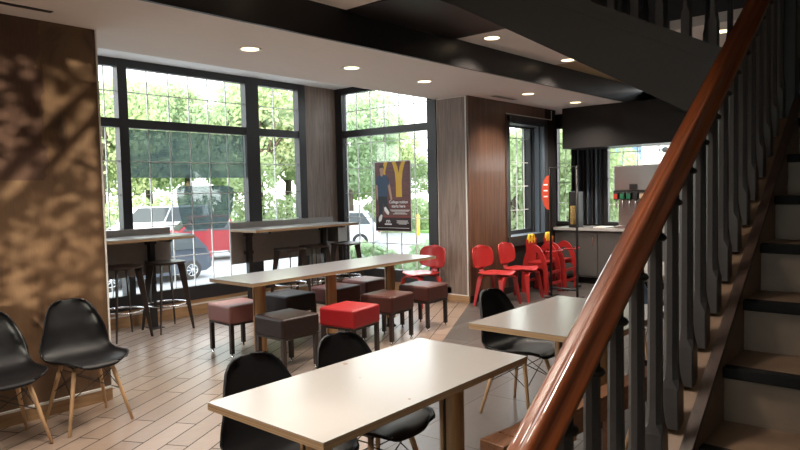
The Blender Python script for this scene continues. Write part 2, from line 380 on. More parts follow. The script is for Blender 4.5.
# wall A with window_1 (x 3.30..6.24 visible; continues left behind the partition)
YA = 7.12; GB = 0.36
mb = MB()
mb.box((6.24, YA, 0.0), (7.02, YA+0.2, 3.05), 'greywood'); mb.box((-3, YA, 0), (1.0, YA+0.2, 3.05), 'greywood')
struct(mb, 'wall_window_pier')
struct(bx((1.0, YA, 0.0), (6.24, YA+0.2, 0.19), 'basewood'), 'wall_window_sill')
mb = MB(); mb.box((1.0, YA-0.02, 0.125), (6.9, YA, 0.14), 'white'); mb.box((1.0, YA-0.012, 0.0), (6.9, YA, 0.125), 'basewood'); struct(mb, 'baseboard_window')
def window(name, plane, fixed, spans, zs, bars, depth=0.14, out=1, film=None, sill=None, frame='frame'):
    """plane 'x': wall runs along X at y=fixed; 'y': runs along Y at x=fixed. spans: posts [(a,b)], zs: rails [(a,b)], bars: (vertical positions, heights)"""
    def B(mb, u0, u1, z0, z1, d0, d1, m):
        if plane == 'x': mb.box((u0, fixed+d0*out, z0), (u1, fixed+d1*out, z1), m)
        else: mb.box((fixed+d0*out, u0, z0), (fixed+d1*out, u1, z1), m)
    lo, hi = spans[0][0], spans[-1][1]; zl, zh = zs[0][0], zs[-1][1]
    w = empty(name, (0, 0, 0), kind='structure')
    mb = MB()
    for a, b in spans: B(mb, a, b, zl, zh, -0.02, depth, frame)
    for a, b in zs: B(mb, lo, hi, a, b, -0.012, depth-0.01, frame)
    mb.build('frame', w)
    mb = MB(); g = 0.011
    for u in bars[0]: B(mb, u-g/2, u+g/2, zl, zh, depth*0.55-0.008, depth*0.55+0.008, 'muntin')
    for z in bars[1]: B(mb, lo, hi, z-g/2, z+g/2, depth*0.55-0.007, depth*0.55+0.007, 'muntin')
    mb.build('muntins', w)
    mb = MB(); B(mb, lo, hi, zl, zh, depth*0.55-0.003, depth*0.55+0.003, 'glass'); mb.build('pane', w)
    return w
vA = [1.4, 1.7, 2.0, 2.3, 2.6, 2.85, 3.12, 3.36] + [3.60+0.27*k for k in range(1, 6)] + [5.73]
zA = [0.36+0.385*k for k in range(1, 5)] + [2.69]
window('window_1', 'x', YA, [(0.95, 1.05), (3.49, 3.60), (5.22, 5.43), (6.03+0.10, 6.26)], [(0.19, GB), (2.28, 2.38), (2.96, 3.05)], (vA, zA), depth=0.09)
# grey privacy film on the middle light: band along its top and a carton-shaped piece below
mb = MB()
gy = YA+0.044
mb.box((3.62, gy-0.001, 1.71), (5.21, gy, 2.27), 'film')
struct(mb, 'window_1_film_band')
pts = [(4.19, 1.57), (4.27, 1.61), (4.94, 1.61), (5.03, 1.57), (5.00, 1.30), (4.90, 1.10), (4.85, 1.06), (4.33, 1.06), (4.27, 1.12), (4.22, 1.32)]
mb = MB().prism(pts, -gy, -gy+0.001, 'film', XY_TO_XZ); struct(mb, 'window_1_film_carton')

# wall B (faces -X at x = 6.9) with window_2, then the grey wood column
XB = 6.9
vB = [5.35+0.275*k for k in range(1, 6)]
window('window_2', 'y', XB, [(5.20, 5.35), (6.98, 7.12)], [(0.19, GB), (2.31, 2.41), (2.96, 3.05)], (vB+[6.95], [0.36+0.37*k for k in range(1, 6)]+[2.7]), depth=0.09)
struct(bx((XB, 5.0, 0), (XB+0.2, 7.12, 0.19), 'basewood'), 'wall_window_sill_right')
mb = MB(); mb.box((XB, 4.72, 0.09), (XB+0.25, 5.20, 2.70), 'greywood'); struct(mb, 'wall_column')
mb = MB(); mb.box((XB-0.006, 4.722, 0.09), (XB, 4.740, 2.70), 'white'); mb.box((XB-0.006, 5.185, 0.09), (XB, 5.195, 2.70), 'white')
mb.box((XB-0.006, 4.74, 0.09), (XB, 5.185, 0.102), 'white'); mb.box((XB-0.006, 4.74, 2.69), (XB, 5.185, 2.70), 'white'); struct(mb, 'trim_2')
struct(bx((XB-0.012, 4.71, 0.0), (XB+0.1, 5.22, 0.09), 'basewood'), 'baseboard_column')
# wall C brown panel wall at y=4.70 with window_3 in a deep reveal
YC = 4.70
mb = MB(); mb.box((XB+0.01, YC, 0.09), (7.86, YC+0.3, 2.72), 'brownwood'); mb.box((7.86, YC, 2.46), (9.0, YC+0.3, 2.72), 'brownwood')
mb.box((9.0, YC, 0.09), (9.35, YC+0.3, 2.72), 'plasterdark'); mb.box((9.0, YC+0.3, 0.0), (10.1, YC+0.4, 2.92), 'plasterdark'); mb.box((7.86, YC, 0.09), (9.0, YC+0.3, 0.66), 'plasterdark'); struct(mb, 'wall_brown')
struct(bx((XB+0.01, YC-0.01, 0.0), (9.36, YC+0.1, 0.09), 'plasterdark'), 'baseboard_brown')
mb = MB(); mb.box((7.84, YC-0.012, 0.72), (7.93, YC+0.02, 2.52), 'frame'); mb.box((8.98, YC-0.012, 0.66), (9.06, YC+0.02, 2.52), 'frame')
mb.box((7.84, YC-0.012, 2.44), (9.06, YC+0.02, 2.52), 'frame'); mb.box((7.84, YC-0.03, 0.66), (9.06, YC+0.02, 0.80), 'frame')
mb.box((8.95, YC, 0.72), (9.0, YC+0.28, 2.46), 'slate'); mb.box((7.86, YC, 2.42), (9.0, YC+0.28, 2.46), 'frame'); mb.box((7.86, YC, 0.72), (9.0, YC+0.28, 0.80), 'slate')
mb.box((8.93, YC+0.06, 0.8), (8.95, YC+0.075, 2.44), 'frame'); mb.box((8.93, YC+0.16, 0.8), (8.95, YC+0.175, 2.44), 'frame')
struct(mb, 'trim_3')
mb = MB(); mb.box((7.83, YC-0.014, 2.535), (9.2, YC-0.004, 2.545), 'white'); mb.box((7.83, YC-0.014, 0.7), (7.836, YC-0.004, 2.54), 'brownwood'); mb.box((9.195, YC-0.014, 2.54), (9.2, YC-0.004, 2.68), 'white'); struct(mb, 'trim_4')
window('window_3', 'x', YC+0.22, [(7.86, 7.95), (8.90, 9.0)], [(0.78, 0.86), (2.40, 2.46)], ([8.12, 8.34, 8.56, 8.78], [0.8+0.36*k for k in range(1, 5)]), depth=0.06)
# wall D at x = 9.9 with windows 4 and 5, dark panelling between
XD = 9.9
mb = MB(); mb.box((XD, -3, 0), (XD+0.2, 5.0, 0.88), 'plasterdark'); mb.box((XD, -3, 2.5), (XD+0.2, 5.0, 2.92), 'plasterdark')
mb.box((XD, 4.15, 0.88), (XD+0.2, 4.66, 2.5), 'plasterdark'); mb.box((XD, -3, 0.88), (XD+0.2, 2.6, 2.5), 'plasterdark')
struct(mb, 'wall_counter')
window('window_4', 'y', XD+0.02, [(4.64, 4.70), (4.95, 5.0)], [(0.88, 0.92), (2.46, 2.5)], ([4.83], [0.9+0.33*k for k in range(1, 5)]), depth=0.06)
window('window_5', 'y', XD+0.02, [(2.56, 2.64), (4.08, 4.16)], [(0.88, 0.92), (2.46, 2.5)], ([3.30, 3.62, 3.85], [1.2, 1.6, 2.02, 2.3]), depth=0.06)
mb = MB()
for k, y in enumerate((4.17, 4.225, 4.30, 4.37, 4.45, 4.53, 4.60)): mb.box((XD-0.06-0.02*(k % 2), y, 0.88), (XD, y+0.028, 2.5), 'slate' if k % 2 else 'frame')
struct(mb, 'trim_5')
# hidden walls behind the camera with windows that let daylight in
mb = MB(); mb.box((-3.2, -3, 0), (-3, -1.3, 3.05), 'countgrey'); mb.box((-3.2, 1.2, 0), (-3, 7.3, 3.05), 'countgrey'); mb.box((-3.2, -1.3, 0), (-3, 1.2, 0.45), 'countgrey'); mb.box((-3.2, -1.3, 2.6), (-3, 1.2, 3.05), 'countgrey'); struct(mb, 'wall_back')
struct(bx((-3.2, -3.2, 0), (10.1, -3, 3.05), 'countgrey'), 'wall_right')
window('window_6', 'y', -3.12, [(-1.3, -1.22), (1.12, 1.2)], [(0.45, 0.53), (2.52, 2.6)], ([], []), depth=0.06)

# dark hood over the drinks counter
mb = MB(); mb.box((9.22, -3, 2.08), (9.9, 4.52, 2.70), 'beam'); struct(mb, 'ceiling_hood')

# ------------------------------------------------------------------ stairs
NX = lambda k: 1.979 + (k-4)*0.268
SL = 0.1735/0.268
def nz(x): return 0.72 + (x-NX(4))*0.66
NST = 10
st = empty('staircase', (NX(1), 0, 0), kind='structure')
def kid(mb, name, par, lab=None):
    o = mb.build(name); o.parent = par; o.matrix_parent_inverse = Matrix.Translation(-Vector(par.location)); 
    if lab: o['label'] = lab
    return o
for k in range(1, NST+1):
    x = NX(k); z = 0.18*k; L = 0.268 if k < NST else 1.15
    mb = MB(); mb.box((x+0.012, -0.62, z-0.18), (x+0.03, 0.54, z-0.03), 'riser'); kid(mb, 'riser', st)
    mb = MB(); mb.box((x+0.03, -0.62, z-0.028), (x+L+0.03, 0.54, z), 'tread'); kid(mb, 'tread', st)
    mb = MB(); mb.box((x-0.012, -0.62, z-0.034), (x+0.035, 0.54, z+0.002), 'nosing', bev=0.004); kid(mb, 'nosing', st)
# curb that the balusters stand on, skirt board with dark edge
def slope_prism(x0, x1, dz, zbot, y0, y1, m):
    pts = [(x0, zbot), (x1, zbot if zbot is not None else 0), (x1, nz(x1)+dz), (x0, max(nz(x0)+dz, zbot+0.01))]
    return MB().prism(pts, -y1, -y0, m, XY_TO_XZ)
x0 = 0.92; x1 = NX(10)+0.05
kid(slope_prism(x0, x1, -0.004, 0.0, 0.560, 0.70, 'tread'), 'curb', st)
kid(slope_prism(x0, x1, 0.070, 0.0, 0.540, 0.560, 'tread'), 'skirt_board', st)
pts = [(x0, nz(x0)+0.068), (x1, nz(x1)+0.068), (x1, nz(x1)+0.092), (x0, nz(x0)+0.092)]
kid(MB().prism(pts, -0.565, -0.532, 'skirtwood', XY_TO_XZ), 'edge_strip', st)
# landing
mb = MB(); mb.box((NX(10)+0.05, -0.7, 1.62), (4.75, 0.90, 1.765), 'stairgrey'); kid(mb, 'landing', st)
# flight two rises towards +Y, face at x 3.62, underside line kept from the photo
mb = MB()
zt = lambda y: 2.17 + 0.534*(y-0.87); zb = lambda y: 1.892 + 0.572*(y-1.064)
pts = [(0.80, 1.70), (0.80, zt(0.80)), (2.95, zt(2.95)), (2.95, zb(2.95)), (0.9, zb(0.9))]
mb.prism(pts, 3.60, 4.62, 'stairgrey', XY_TO_YZ)
pts = [(0.80, zt(0.8)-0.07), (0.80, zt(0.80)+0.015), (2.95, zt(2.95)+0.015), (2.95, zt(2.95)-0.07)]
mb.prism(pts, 3.575, 3.60, 'stairgrey', XY_TO_YZ)
kid(mb, 'upper_flight', st)

# balusters
def baluster_mesh(h):
    mb = MB(); w = 0.030
    secs = []
    for z, r in ((0, 0.029), (0.17*h, 0.029), (0.21*h, 0.026), (0.27*h, 0.0205), (0.6*h, 0.0195), (0.86*h, 0.0185), (h, 0.018)):
        # octagon, closer to square at the foot
        q = 0.42 if z > 0.2*h else 0.88
        secs.append([(r*a, r*b, z) for a, b in ((1, -q), (1, q), (q, 1), (-q, 1), (-1, q), (-1, -q), (-q, -1), (q, -1))])
    mb.loft(secs, 'baluster')
    return mb.mesh('baluster')
bal = baluster_mesh(0.735); up_bal = baluster_mesh(0.80)
for v in up_bal.vertices: v.co.x *= 0.8; v.co.y *= 0.8
mb = MB(); mb.lathe([(0.0, -0.012), (0.028, -0.012), (0.033, -0.004), (0.028, 0.004), (0.020, 0.008), (0.020, 0.03), (0, 0.03)], (0, 0, 0), 'bmetal', seg=14); collar = mb.mesh('collar')
def inst(name, me, loc, par, kind=None):
    o = bpy.data.objects.new(name, me); COL.objects.link(o); o.parent = par; o.location = Vector(loc)-Vector(par.location); return o
brail = empty('balustrade', (1.0, 0.62, 0), label='dark grey iron balustrade with turned square-footed balusters along the rising stair', cat='balustrade')
for k in range(-2, 17):
    x = 1.294 + 0.1465*k; zb0 = nz(x) - 0.004
    if x < 0.98: continue
    b = inst('baluster', bal, (x, 0.635, zb0), brail)
    inst('collar', collar, (x, 0.625, zb0+0.70), b); 
    c = b.children[0] if b.children else None
for b in list(brail.children):
    for c in b.children: c.location = (0, 0, 0.70)
# handrail
mb = MB()
prof = []
for k in range(28):
    a = 2*PI*k/28; r = 0.040 + 0.0065*math.cos(5*a+PI)
    prof.append((r*math.cos(a)*1.02, r*math.sin(a)*1.08))
SLP = 0.648; ang = math.atan(SLP)
dirv = Vector((math.cos(ang), 0, math.sin(ang))); nrm = Vector((-math.sin(ang), 0, math.cos(ang)))
def railc(x): return Vector((x, 0.640, 1.500 + SLP*(x-2.03) + 0.017))
Lr = (railc(3.70)-railc(0.75)).length
secs = [[Vector((Lr*q/6, p[0], p[1])) for p in prof] for q in range(7)]
o = mb.loft(secs, 'varnish', smooth=True).build('handrail', brail, label='thick varnished mahogany handrail'); o.location = railc(0.75)-Vector(brail.location); o.rotation_euler = (0, -ang, 0)
mb = MB(); mb.box((3.68, 0.565, 1.62), (3.79, 0.675, 3.0), 'bmetal', bev=0.008); mb.box((3.67, 0.555, 2.98), (3.80, 0.685, 3.03), 'bmetal', bev=0.008)
o = mb.build('newel_post', brail); o.location = -Vector(brail.location)
ubr = empty('balustrade', (3.63, 1.0, 0), label='upper balustrade of dark balusters climbing away left above the charcoal flight', cat='balustrade')
for xx in (3.64, 4.55):
    for k in range(14):
        y = 0.93 + 0.135*k
        b = inst('baluster', up_bal, (xx, y, zt(y)-0.005), ubr)
        inst('collar', collar, (0, 0, 0), b); b.children[0].location = (0, 0, 0.77)
for xx in (3.64, 4.55):
    mb = MB(); secs = [[Vector((xx, y, zt(y)+0.835)) + Vector((p[0], 0, p[1])) for p in prof] for y in (0.8, 1.8, 2.9)]
    o = mb.loft(secs, 'varnish', smooth=True).build('handrail', ubr); o.location = -Vector(ubr.location)
# landing wall with a small window, tan upper part
mb = MB(); mb.box((4.75, -0.7, 1.55), (4.83, 0.77, 1.87), 'plasterdark'); mb.box((4.75, -0.7, 2.13), (4.83, 0.77, 2.25), 'plasterdark'); mb.box((4.75, -0.7, 2.25), (4.83, 0.77, 2.92), 'tanceil'); mb.box((4.75, 0.74, 1.87), (4.83, 0.77, 2.13), 'plasterdark'); mb.box((4.75, -0.7, 1.87), (4.83, 0.2, 2.13), 'plasterdark')
struct(mb, 'wall_landing')
mb = MB(); mb.box((4.78, 0.2, 1.87), (4.785, 0.74, 2.13), 'glass'); struct(mb, 'window_8')

# low wooden barrier between stair and tables
wb = empty('wooden_barrier', (2.1, 1.3, 0), label='low brown wooden rail barrier with square end post beside the stair', cat='barrier')
A = Vector((2.10, 1.265, 0)); B = Vector((3.9, 1.07, 0)); d = (B-A); L = d.length; rz = math.atan2(d.y, d.x)
T = Matrix.Translation(A-Vector((2.1, 1.3, 0))) @ Matrix.Rotation(rz, 4, 'Z')
o = MB().box((0, -0.045, 0.44), (L, 0.045, 0.55), 'bench', T).build('top_rail', wb)
MB().box((0, -0.012, 0.12), (L, 0.012, 0.17), 'bench', T).build('lower_rail', wb)
for q in (0.75, 1.35, L-0.05): MB().box((q, -0.02, 0), (q+0.05, 0.02, 0.44), 'bench', T).build('post', wb)
MB().box((-0.10, -0.055, 0), (0.015, 0.06, 0.545), 'bench', T, bev=0.004).build('end_post', wb)

# ------------------------------------------------------------------ tables
def post(par, x, y, h, r=0.057):
    w = empty('leg', (x, y, 0)); w.parent = par
    for s in (0, 1):
        a0 = s*PI + 0.15; a1 = (s+1)*PI - 0.15
        n = 14; pts = [(r*math.cos(a0+(a1-a0)*k/n), r*math.sin(a0+(a1-a0)*k/n)) for k in range(n+1)]
        MB().prism(pts, 0.10, h, 'postwood', smooth=False).build('wood_half', w)
    MB().box((-r*0.86, -0.007, 0.0), (r*0.86, 0.007, h), 'bmetal').build('steel_core', w)
    MB().lathe([(0, 0), (0.062, 0), (0.062, 0.008), (0.04, 0.02), (0.034, 0.10), (0, 0.10)], (0, 0, 0), 'bmetal', seg=20).build('foot', w)
def table(name, label, x0, x1, y0, y1, h, th, legs, top='laminate'):
    cx, cy = (x0+x1)/2, (y0+y1)/2
    t = empty(name, (cx, cy, 0), label=label, cat='table')
    MB().box((x0-cx, y0-cy, h-0.003), (x1-cx, y1-cy, h), top).build('laminate_top', t)
    MB().box((x0-cx, y0-cy, h-th), (x1-cx, y1-cy, h-0.003), 'ply').build('plywood_board', t)
    for lx, ly in legs: post(t, lx-cx, ly-cy, h-th)
    return t
table('dining_table', 'cream-topped rectangular table nearest the camera, in front of the stair rail', 1.285, 2.53, 1.42, 2.04, 0.74, 0.028, ((1.52, 1.72), (2.33, 1.70)))
table('long_table', 'long grey-topped plywood table ringed by box stools', 3.185, 5.69, 4.33, 4.95, 0.755, 0.030, ((3.47, 4.62), (4.35, 4.63), (5.26, 4.65)), 'laminate_g')
table('dining_table', 'cream-topped table partly hidden by the handrail, behind the nearest table', 2.94, 4.03, 1.25, 2.015, 0.75, 0.032, ((3.24, 1.58), (3.80, 1.62)))
table('dining_table', 'far cream table glimpsed through the balusters', 5.35, 6.35, 1.25, 2.25, 0.75, 0.03, ((5.75, 1.75), (6.1, 1.8)))
tb = [o for o in COL.objects if o.name == 'dining_table'][0]
for q, r in (((1.955, 2.0), 0.012), ((1.757, 1.47), 0.006), ((1.84, 1.80), 0.004)):
    MB().lathe([(0, 0.0006), (r*0.9, 0.0006), (r, 0.0)], (q[0]-1.9075, q[1]-1.73, 0.74), 'bench', seg=12).build('table_chip', tb, label='small brown chip in the laminate')
# ------------------------------------------------------------------ shell chairs
def shell_mesh(matname):
    P = [(-.235, .405, .13), (-.228, .424, .165), (-.19, .437, .198), (-.12, .436, .218), (-.03, .425, .228), (.06, .421, .230), (.125, .432, .228), (.165, .465, .224), (.187, .52, .216), (.205, .585, .200), (.225, .65, .180), (.243, .705, .158), (.257, .745, .138), (.267, .772, .112), (.274, .788, .080), (.277, .795, .042)]
    nu = 16; vs = []
    bm = bmesh.new(); rows = []
    for j, (y, z, w) in enumerate(P):
        t = j/(len(P)-1); row = []
        for i in range(nu+1):
            u = -1+2*i/nu; x = w*math.sin(u*PI/2*0.96)/math.sin(PI/2*0.96); k = abs(u)**3
            if t < 0.42: lz, ly = 0.035*k + 0.0*t, 0
            elif t < 0.6: q = (t-.42)/.18; lz, ly = 0.035*k*(1-q)+0.02*k*q, -0.055*k*q
            else: lz, ly = 0.02*k*(1-t)*2, -0.055*k*(1-(t-.6)*1.2)
            dy = 0.02*(u*u-0.3) if t < 0.05 else 0
            row.append(bm.verts.new((x, y+ly+dy, z+lz)))
        rows.append(row)
    for j in range(len(rows)-1):
        for i in range(nu):
            f = bm.faces.new((rows[j][i], rows[j][i+1], rows[j+1][i+1], rows[j+1][i])); f.smooth = True
    bmesh.ops.recalc_face_normals(bm, faces=bm.faces)
    bmesh.ops.solidify(bm, geom=list(bm.faces), thickness=0.007)
    for f in bm.faces: f.smooth = True
    me = bpy.data.meshes.new('shell'); bm.to_mesh(me); bm.free(); me.materials.append(M[matname]); return me
SHELL = shell_mesh('black')
def shell_chair(loc, rz, label, group=None):
    t = empty('shell_chair', loc, rz, label=label, cat='chair', group=group)
    o = bpy.data.objects.new('shell', SHELL); COL.objects.link(o); o.parent = t
    for sx in (-1, 1):
        for sy in (-1, 1):
            a = Vector((sx*0.115, sy*0.095+0.0, 0.415)); b = Vector((sx*0.205, sy*0.19, 0.0))
            MB().tube([a, a.lerp(b, .2), b], [0.013, 0.0145, 0.0095], 'dowel', 10).build('leg', t)
    mb = MB()
    q = lambda sx, sy, s: Vector((sx*0.115, sy*0.095, 0.415)).lerp(Vector((sx*0.205, sy*0.19, 0.0)), s)
    for sx in (-1, 1):
        mb.tube([q(sx, -1, .12), q(sx, 1, .48)], 0.0032, 'bmetal', 6); mb.tube([q(sx, 1, .12), q(sx, -1, .48)], 0.0032, 'bmetal', 6)
    for sy in (-1, 1):
        mb.tube([q(-1, sy, .12), q(1, sy, .48)], 0.0032, 'bmetal', 6); mb.tube([q(1, sy, .12), q(-1, sy, .48)], 0.0032, 'bmetal', 6)
    for sx in (-1, 1):
        mb.box((sx*0.12-0.012, -0.12, 0.405), (sx*0.12+0.012, 0.12, 0.423), 'bmetal')
    mb.build('wire_brace', t)
    return t
c0 = shell_chair((1.83, 4.33, 0), 0, 'black shell chair on dowel legs, nearer the window against the brown wall', 'shell chairs')
dup(c0, (1.31, 4.31, 0), 0.02, 'black shell chair cut by the left edge of the photo')
dup(c0, (1.66, 2.04, 0), 0.03, 'black shell chair with its back rising behind the left corner of the nearest table')
dup(c0, (2.15, 2.02, 0), -0.05, 'black shell chair tucked under the middle of the nearest table')
dup(c0, (3.73, 2.14, 0), -0.05, 'black shell chair at the far side of the table behind the handrail')
dup(c0, (3.55, 1.13, 0), PI+0.05, 'black shell chair glimpsed low between the balusters behind the barrier')
c1 = dup(c0, (5.25, 1.45, 0), PI/2, 'black shell chair at the far table seen between the balusters')
c2 = dup(c0, (5.38, 2.02, 0), PI/2+0.05, 'pale blue shell chair peeking out beside the handrail'); 
for o in c2.children:
    if o.name.startswith('shell'): o.data = o.data.copy(); o.data.materials[0] = M['blue']

# ------------------------------------------------------------------ box stools
def box_stool(loc, rz, vinyl, label, leg='brownmetal'):
    t = empty('box_stool', loc, rz, label=label, cat='stool', group='box stools around the long table')
    s = 0.198
    MB().box((-s, -s, 0.305), (s, s, 0.472), vinyl, bev=0.022).build('cushion', t)
    MB().box((-s+0.01, -s+0.01, 0.29), (s-0.01, s-0.01, 0.307), leg).build('frame', t)
    for sx in (-1, 1):
        for sy in (-1, 1):
            x, y = sx*(s-0.028), sy*(s-0.028)
            l = MB().box((x-0.017, y-0.017, 0.03), (x+0.017, y+0.017, 0.30), leg).build('leg', t)
            MB().lathe([(0, 0), (0.015, 0), (0.015, 0.006), (0.007, 0.012), (0.007, 0.031), (0, 0.031)], (x, y, 0), 'chrome', seg=12).build('glide', l)
    return t
BS = [((3.44, 4.25), 'darkv', 'espresso brown box stool nearest the camera at the long table'),
      ((4.02, 4.07), 'redv', 'bright red box stool, the only red one at the long table'),
      ((4.73, 4.25), 'brownv', 'brown box stool between the red stool and the one by the column'),
      ((5.42, 4.33), 'brownv', 'brown box stool nearest the grey column at the table end'),
      ((3.55, 5.12), 'pinkv', 'dusty rose box stool at the left end of the long table'),
      ((4.19, 5.12), 'blackv', 'black box stool behind the first leg of the long table'),
      ((4.80, 5.06), 'maroonv', 'mauve-brown box stool behind the middle leg of the long table'),
      ((5.38, 5.16), 'maroonv', 'maroon box stool on the window side near the far table leg')]
for i, ((x, y), v, lab) in enumerate(BS):
    box_stool((x+0.03, y, 0), (-0.03, 0.12, 0.1, 0.05, -0.05, 0.02, 0.04, 0)[i], v, lab)

# ------------------------------------------------------------------ bar counters
def counter(x0, x1, posts, label, z=1.055, zb=0.60):
    yf, yb = 6.36, 6.88
    t = empty('bar_counter', ((x0+x1)/2, 6.6, 0), label=label, cat='bar counter'); cx, cy = (x0+x1)/2, 6.6
    MB().box((x0-cx, yf-cy, z-0.012), (x1-cx, yb-cy, z), 'counttop').build('counter_top', t)
    MB().box((x0-cx, yf-cy, z-0.036), (x1-cx, yb-cy, z-0.012), 'ply').build('plywood_board', t)
    MB().box((x0-cx, yb-cy, zb), (x1-cx, yb+0.025-cy, z+0.075), 'countgrey').build('back_panel', t)
    for px in posts:
        MB().box((px-0.03-cx, 0.20, 0.0), (px+0.03-cx, 0.26, z-0.036), 'bmetal').build('post', t)
        MB().box((px-0.07-cx, 0.12, 0.0), (px+0.07-cx, 0.30, 0.008), 'bmetal').build('base_plate', t)
        mb = MB()
        for zz in (0.72, 0.95): MB().box((px-0.06-cx, 0.22, zz), (px+0.06-cx, 0.262, zz+0.04), 'bmetal').build('clamp', t)
        mb.box((px-0.02-cx, -0.2, z-0.06), (px+0.02-cx, 0.2, z-0.036), 'bmetal')
        mb.build('bracket', t)
    return t
ct1 = counter(2.2, 3.93, (2.5, 3.66), 'grey bar counter with back panel, left one, running to the brown wall')
ct2 = counter(4.76, 6.55, (5.0, 6.30), 'grey bar counter with back panel under the right part of the wide window')
MB().box((0.72, 0.0, 0.78), (0.90, 0.22, 1.02), 'steel').build('outlet_box', ct2, label='grey steel outlet box')
def bar_stool(loc, rz, label):
    t = empty('bar_stool', loc, rz, label=label, cat='bar stool', group='bar stools')
    n = 28; pts = []
    for k in range(n):
        a = 2*PI*k/n; c, s = math.cos(a), math.sin(a); e = 0.55
        pts.append((0.185*math.copysign(abs(c)**e, c), 0.185*math.copysign(abs(s)**e, s)))
    MB().prism(pts, 0.742, 0.765, 'brownmetal').build('seat', t)
    for k in range(4):
        a = PI/4+k*PI/2; R = Matrix.Rotation(a, 4, 'Z')
        # flat bar tapering to the foot, lying in the radial plane
        sec = [(0.125, 0.742), (0.205, 0.742), (0.292, 0.0), (0.268, 0.0)]
        mat = R @ XY_TO_XZ
        MB().prism(sec, -0.006, 0.006, 'brownmetal', mat).build('leg', t)
    pts = [(0.215*math.cos(2*PI*k/32), 0.215*math.sin(2*PI*k/32), 0.29) for k in range(32)]
    MB().tube(pts, 0.009, 'chrome', 8, closed=True).build('footring', t, label='chrome foot ring')
    MB().tube([(0.10*math.cos(2*PI*k/24), 0.10*math.sin(2*PI*k/24), 0.735) for k in range(24)], 0.008, 'brownmetal', 6, closed=True).build('seat_ring', t)
    return t
s0 = bar_stool((3.70, 6.60, 0), 0, 'dark bar stool with chrome foot ring at the open end of the left counter')
dup(s0, (3.20, 6.60, 0), 0.05, 'dark bar stool partly hidden by the brown wall at the left counter')
dup(s0, (5.48, 6.60, 0), 0.1, 'dark bar stool at the right counter, closest to its left end')
dup(s0, (5.93, 6.62, 0), -0.1, 'dark bar stool in the middle of the three at the right counter')
dup(s0, (6.42, 6.50, 0), 0.2, 'dark bar stool at the right counter, closest to the corner window')

# ------------------------------------------------------------------ red plywood chairs
def ply_chair(loc, rz, label):
    t = empty('plywood_chair', loc, rz, label=label, cat='chair', group='red plywood chairs')
    # back: rounded shield, curved about vertical
    def panel(outline, f, th=0.010):
        bm = bmesh.new(); nu, nv = 14, 10; rows = []
        for j in range(nv+1):
            v = j/nv; row = []
            for i in range(nu+1):
                u = -1+2*i/nu; w = outline(v); row.append(bm.verts.new(f(u*w, v)))
            rows.append(row)
        for j in range(nv):
            for i in range(nu):
                fc = bm.faces.new((rows[j][i], rows[j][i+1], rows[j+1][i+1], rows[j+1][i])); fc.smooth = True
        bmesh.ops.recalc_face_normals(bm, faces=bm.faces); bmesh.ops.solidify(bm, geom=list(bm.faces), thickness=th)
        me = bpy.data.meshes.new('panel'); bm.to_mesh(me); bm.free(); me.materials.append(M['red']); return me
    def addm(nm, me):
        o = bpy.data.objects.new(nm, me); COL.objects.link(o); o.parent = t; return o
    addm('backrest', panel(lambda v: 0.235*(1-abs(2*v-1)**4)**0.4*(1-0.06*v)+0.012, lambda x, v: (x, 0.215+0.035*v-0.9*x*x, 0.46+0.30*v)))
    addm('seat', panel(lambda v: 0.21*(1-abs(2*v-1)**4)**0.35*(1-0.12*v)+0.012, lambda x, v: (x, -0.23+0.43*v, 0.43-0.03*math.sin(v*PI*0.9)+0.5*x*x-0.05*max(0, 0.15-v)/0.15*0.6)))
    # spine bending from under the seat up to the back
    cl = [(-0.18, 0.395), (0.0, 0.385), (0.12, 0.380), (0.19, 0.395), (0.222, 0.44), (0.228, 0.52), (0.236, 0.62)]
    vs = []; 
    for (y, z) in cl: vs.append([(-0.05, y, z), (0.05, y, z), (0.05, y+0.004, z-0.011) if y < 0.15 else (0.05, y+0.011, z), (-0.05, y+0.004, z-0.011) if y < 0.15 else (-0.05, y+0.011, z)])
    MB().loft(vs, 'red').build('spine', t)
    # legs: bent ply, each tapering from the cross piece
    for sx in (-1, 1):
        for sy, yo in ((-1, -0.17), (1, 0.13)):
            top = Vector((sx*0.12, yo, 0.375)); kn = Vector((sx*0.165, yo*1.05, 0.345)); ft = Vector((sx*0.225, yo+sy*0.055, 0))
            def sec(p, w, th, slant): return [(p.x-th*sx, p.y-w, p.z), (p.x-th*sx, p.y+w, p.z), (p.x+th*sx, p.y+w, p.z-slant), (p.x+th*sx, p.y-w, p.z-slant)]
            MB().loft([sec(top, 0.032, 0.002, -0.012), sec(kn, 0.034, 0.008, 0.004), sec(ft, 0.016, 0.008, 0)], 'red').build('leg', t)
    for yo in (-0.17, 0.13): MB().box((-0.13, yo-0.032, 0.368), (0.13, yo+0.032, 0.382), 'red').build('cross_piece', t)
    return t
p0 = ply_chair((7.0, 4.37, 0), 0.0, 'red bentwood chair right beside the corner of the brown panelled wall')
dup(p0, (7.56, 4.34, 0), 0.08, 'red bentwood chair between the other one and the high chairs')
dup(p0, (6.50, 5.18, 0), -PI/2-0.15, 'single red bentwood chair under the poster window by the grey column')

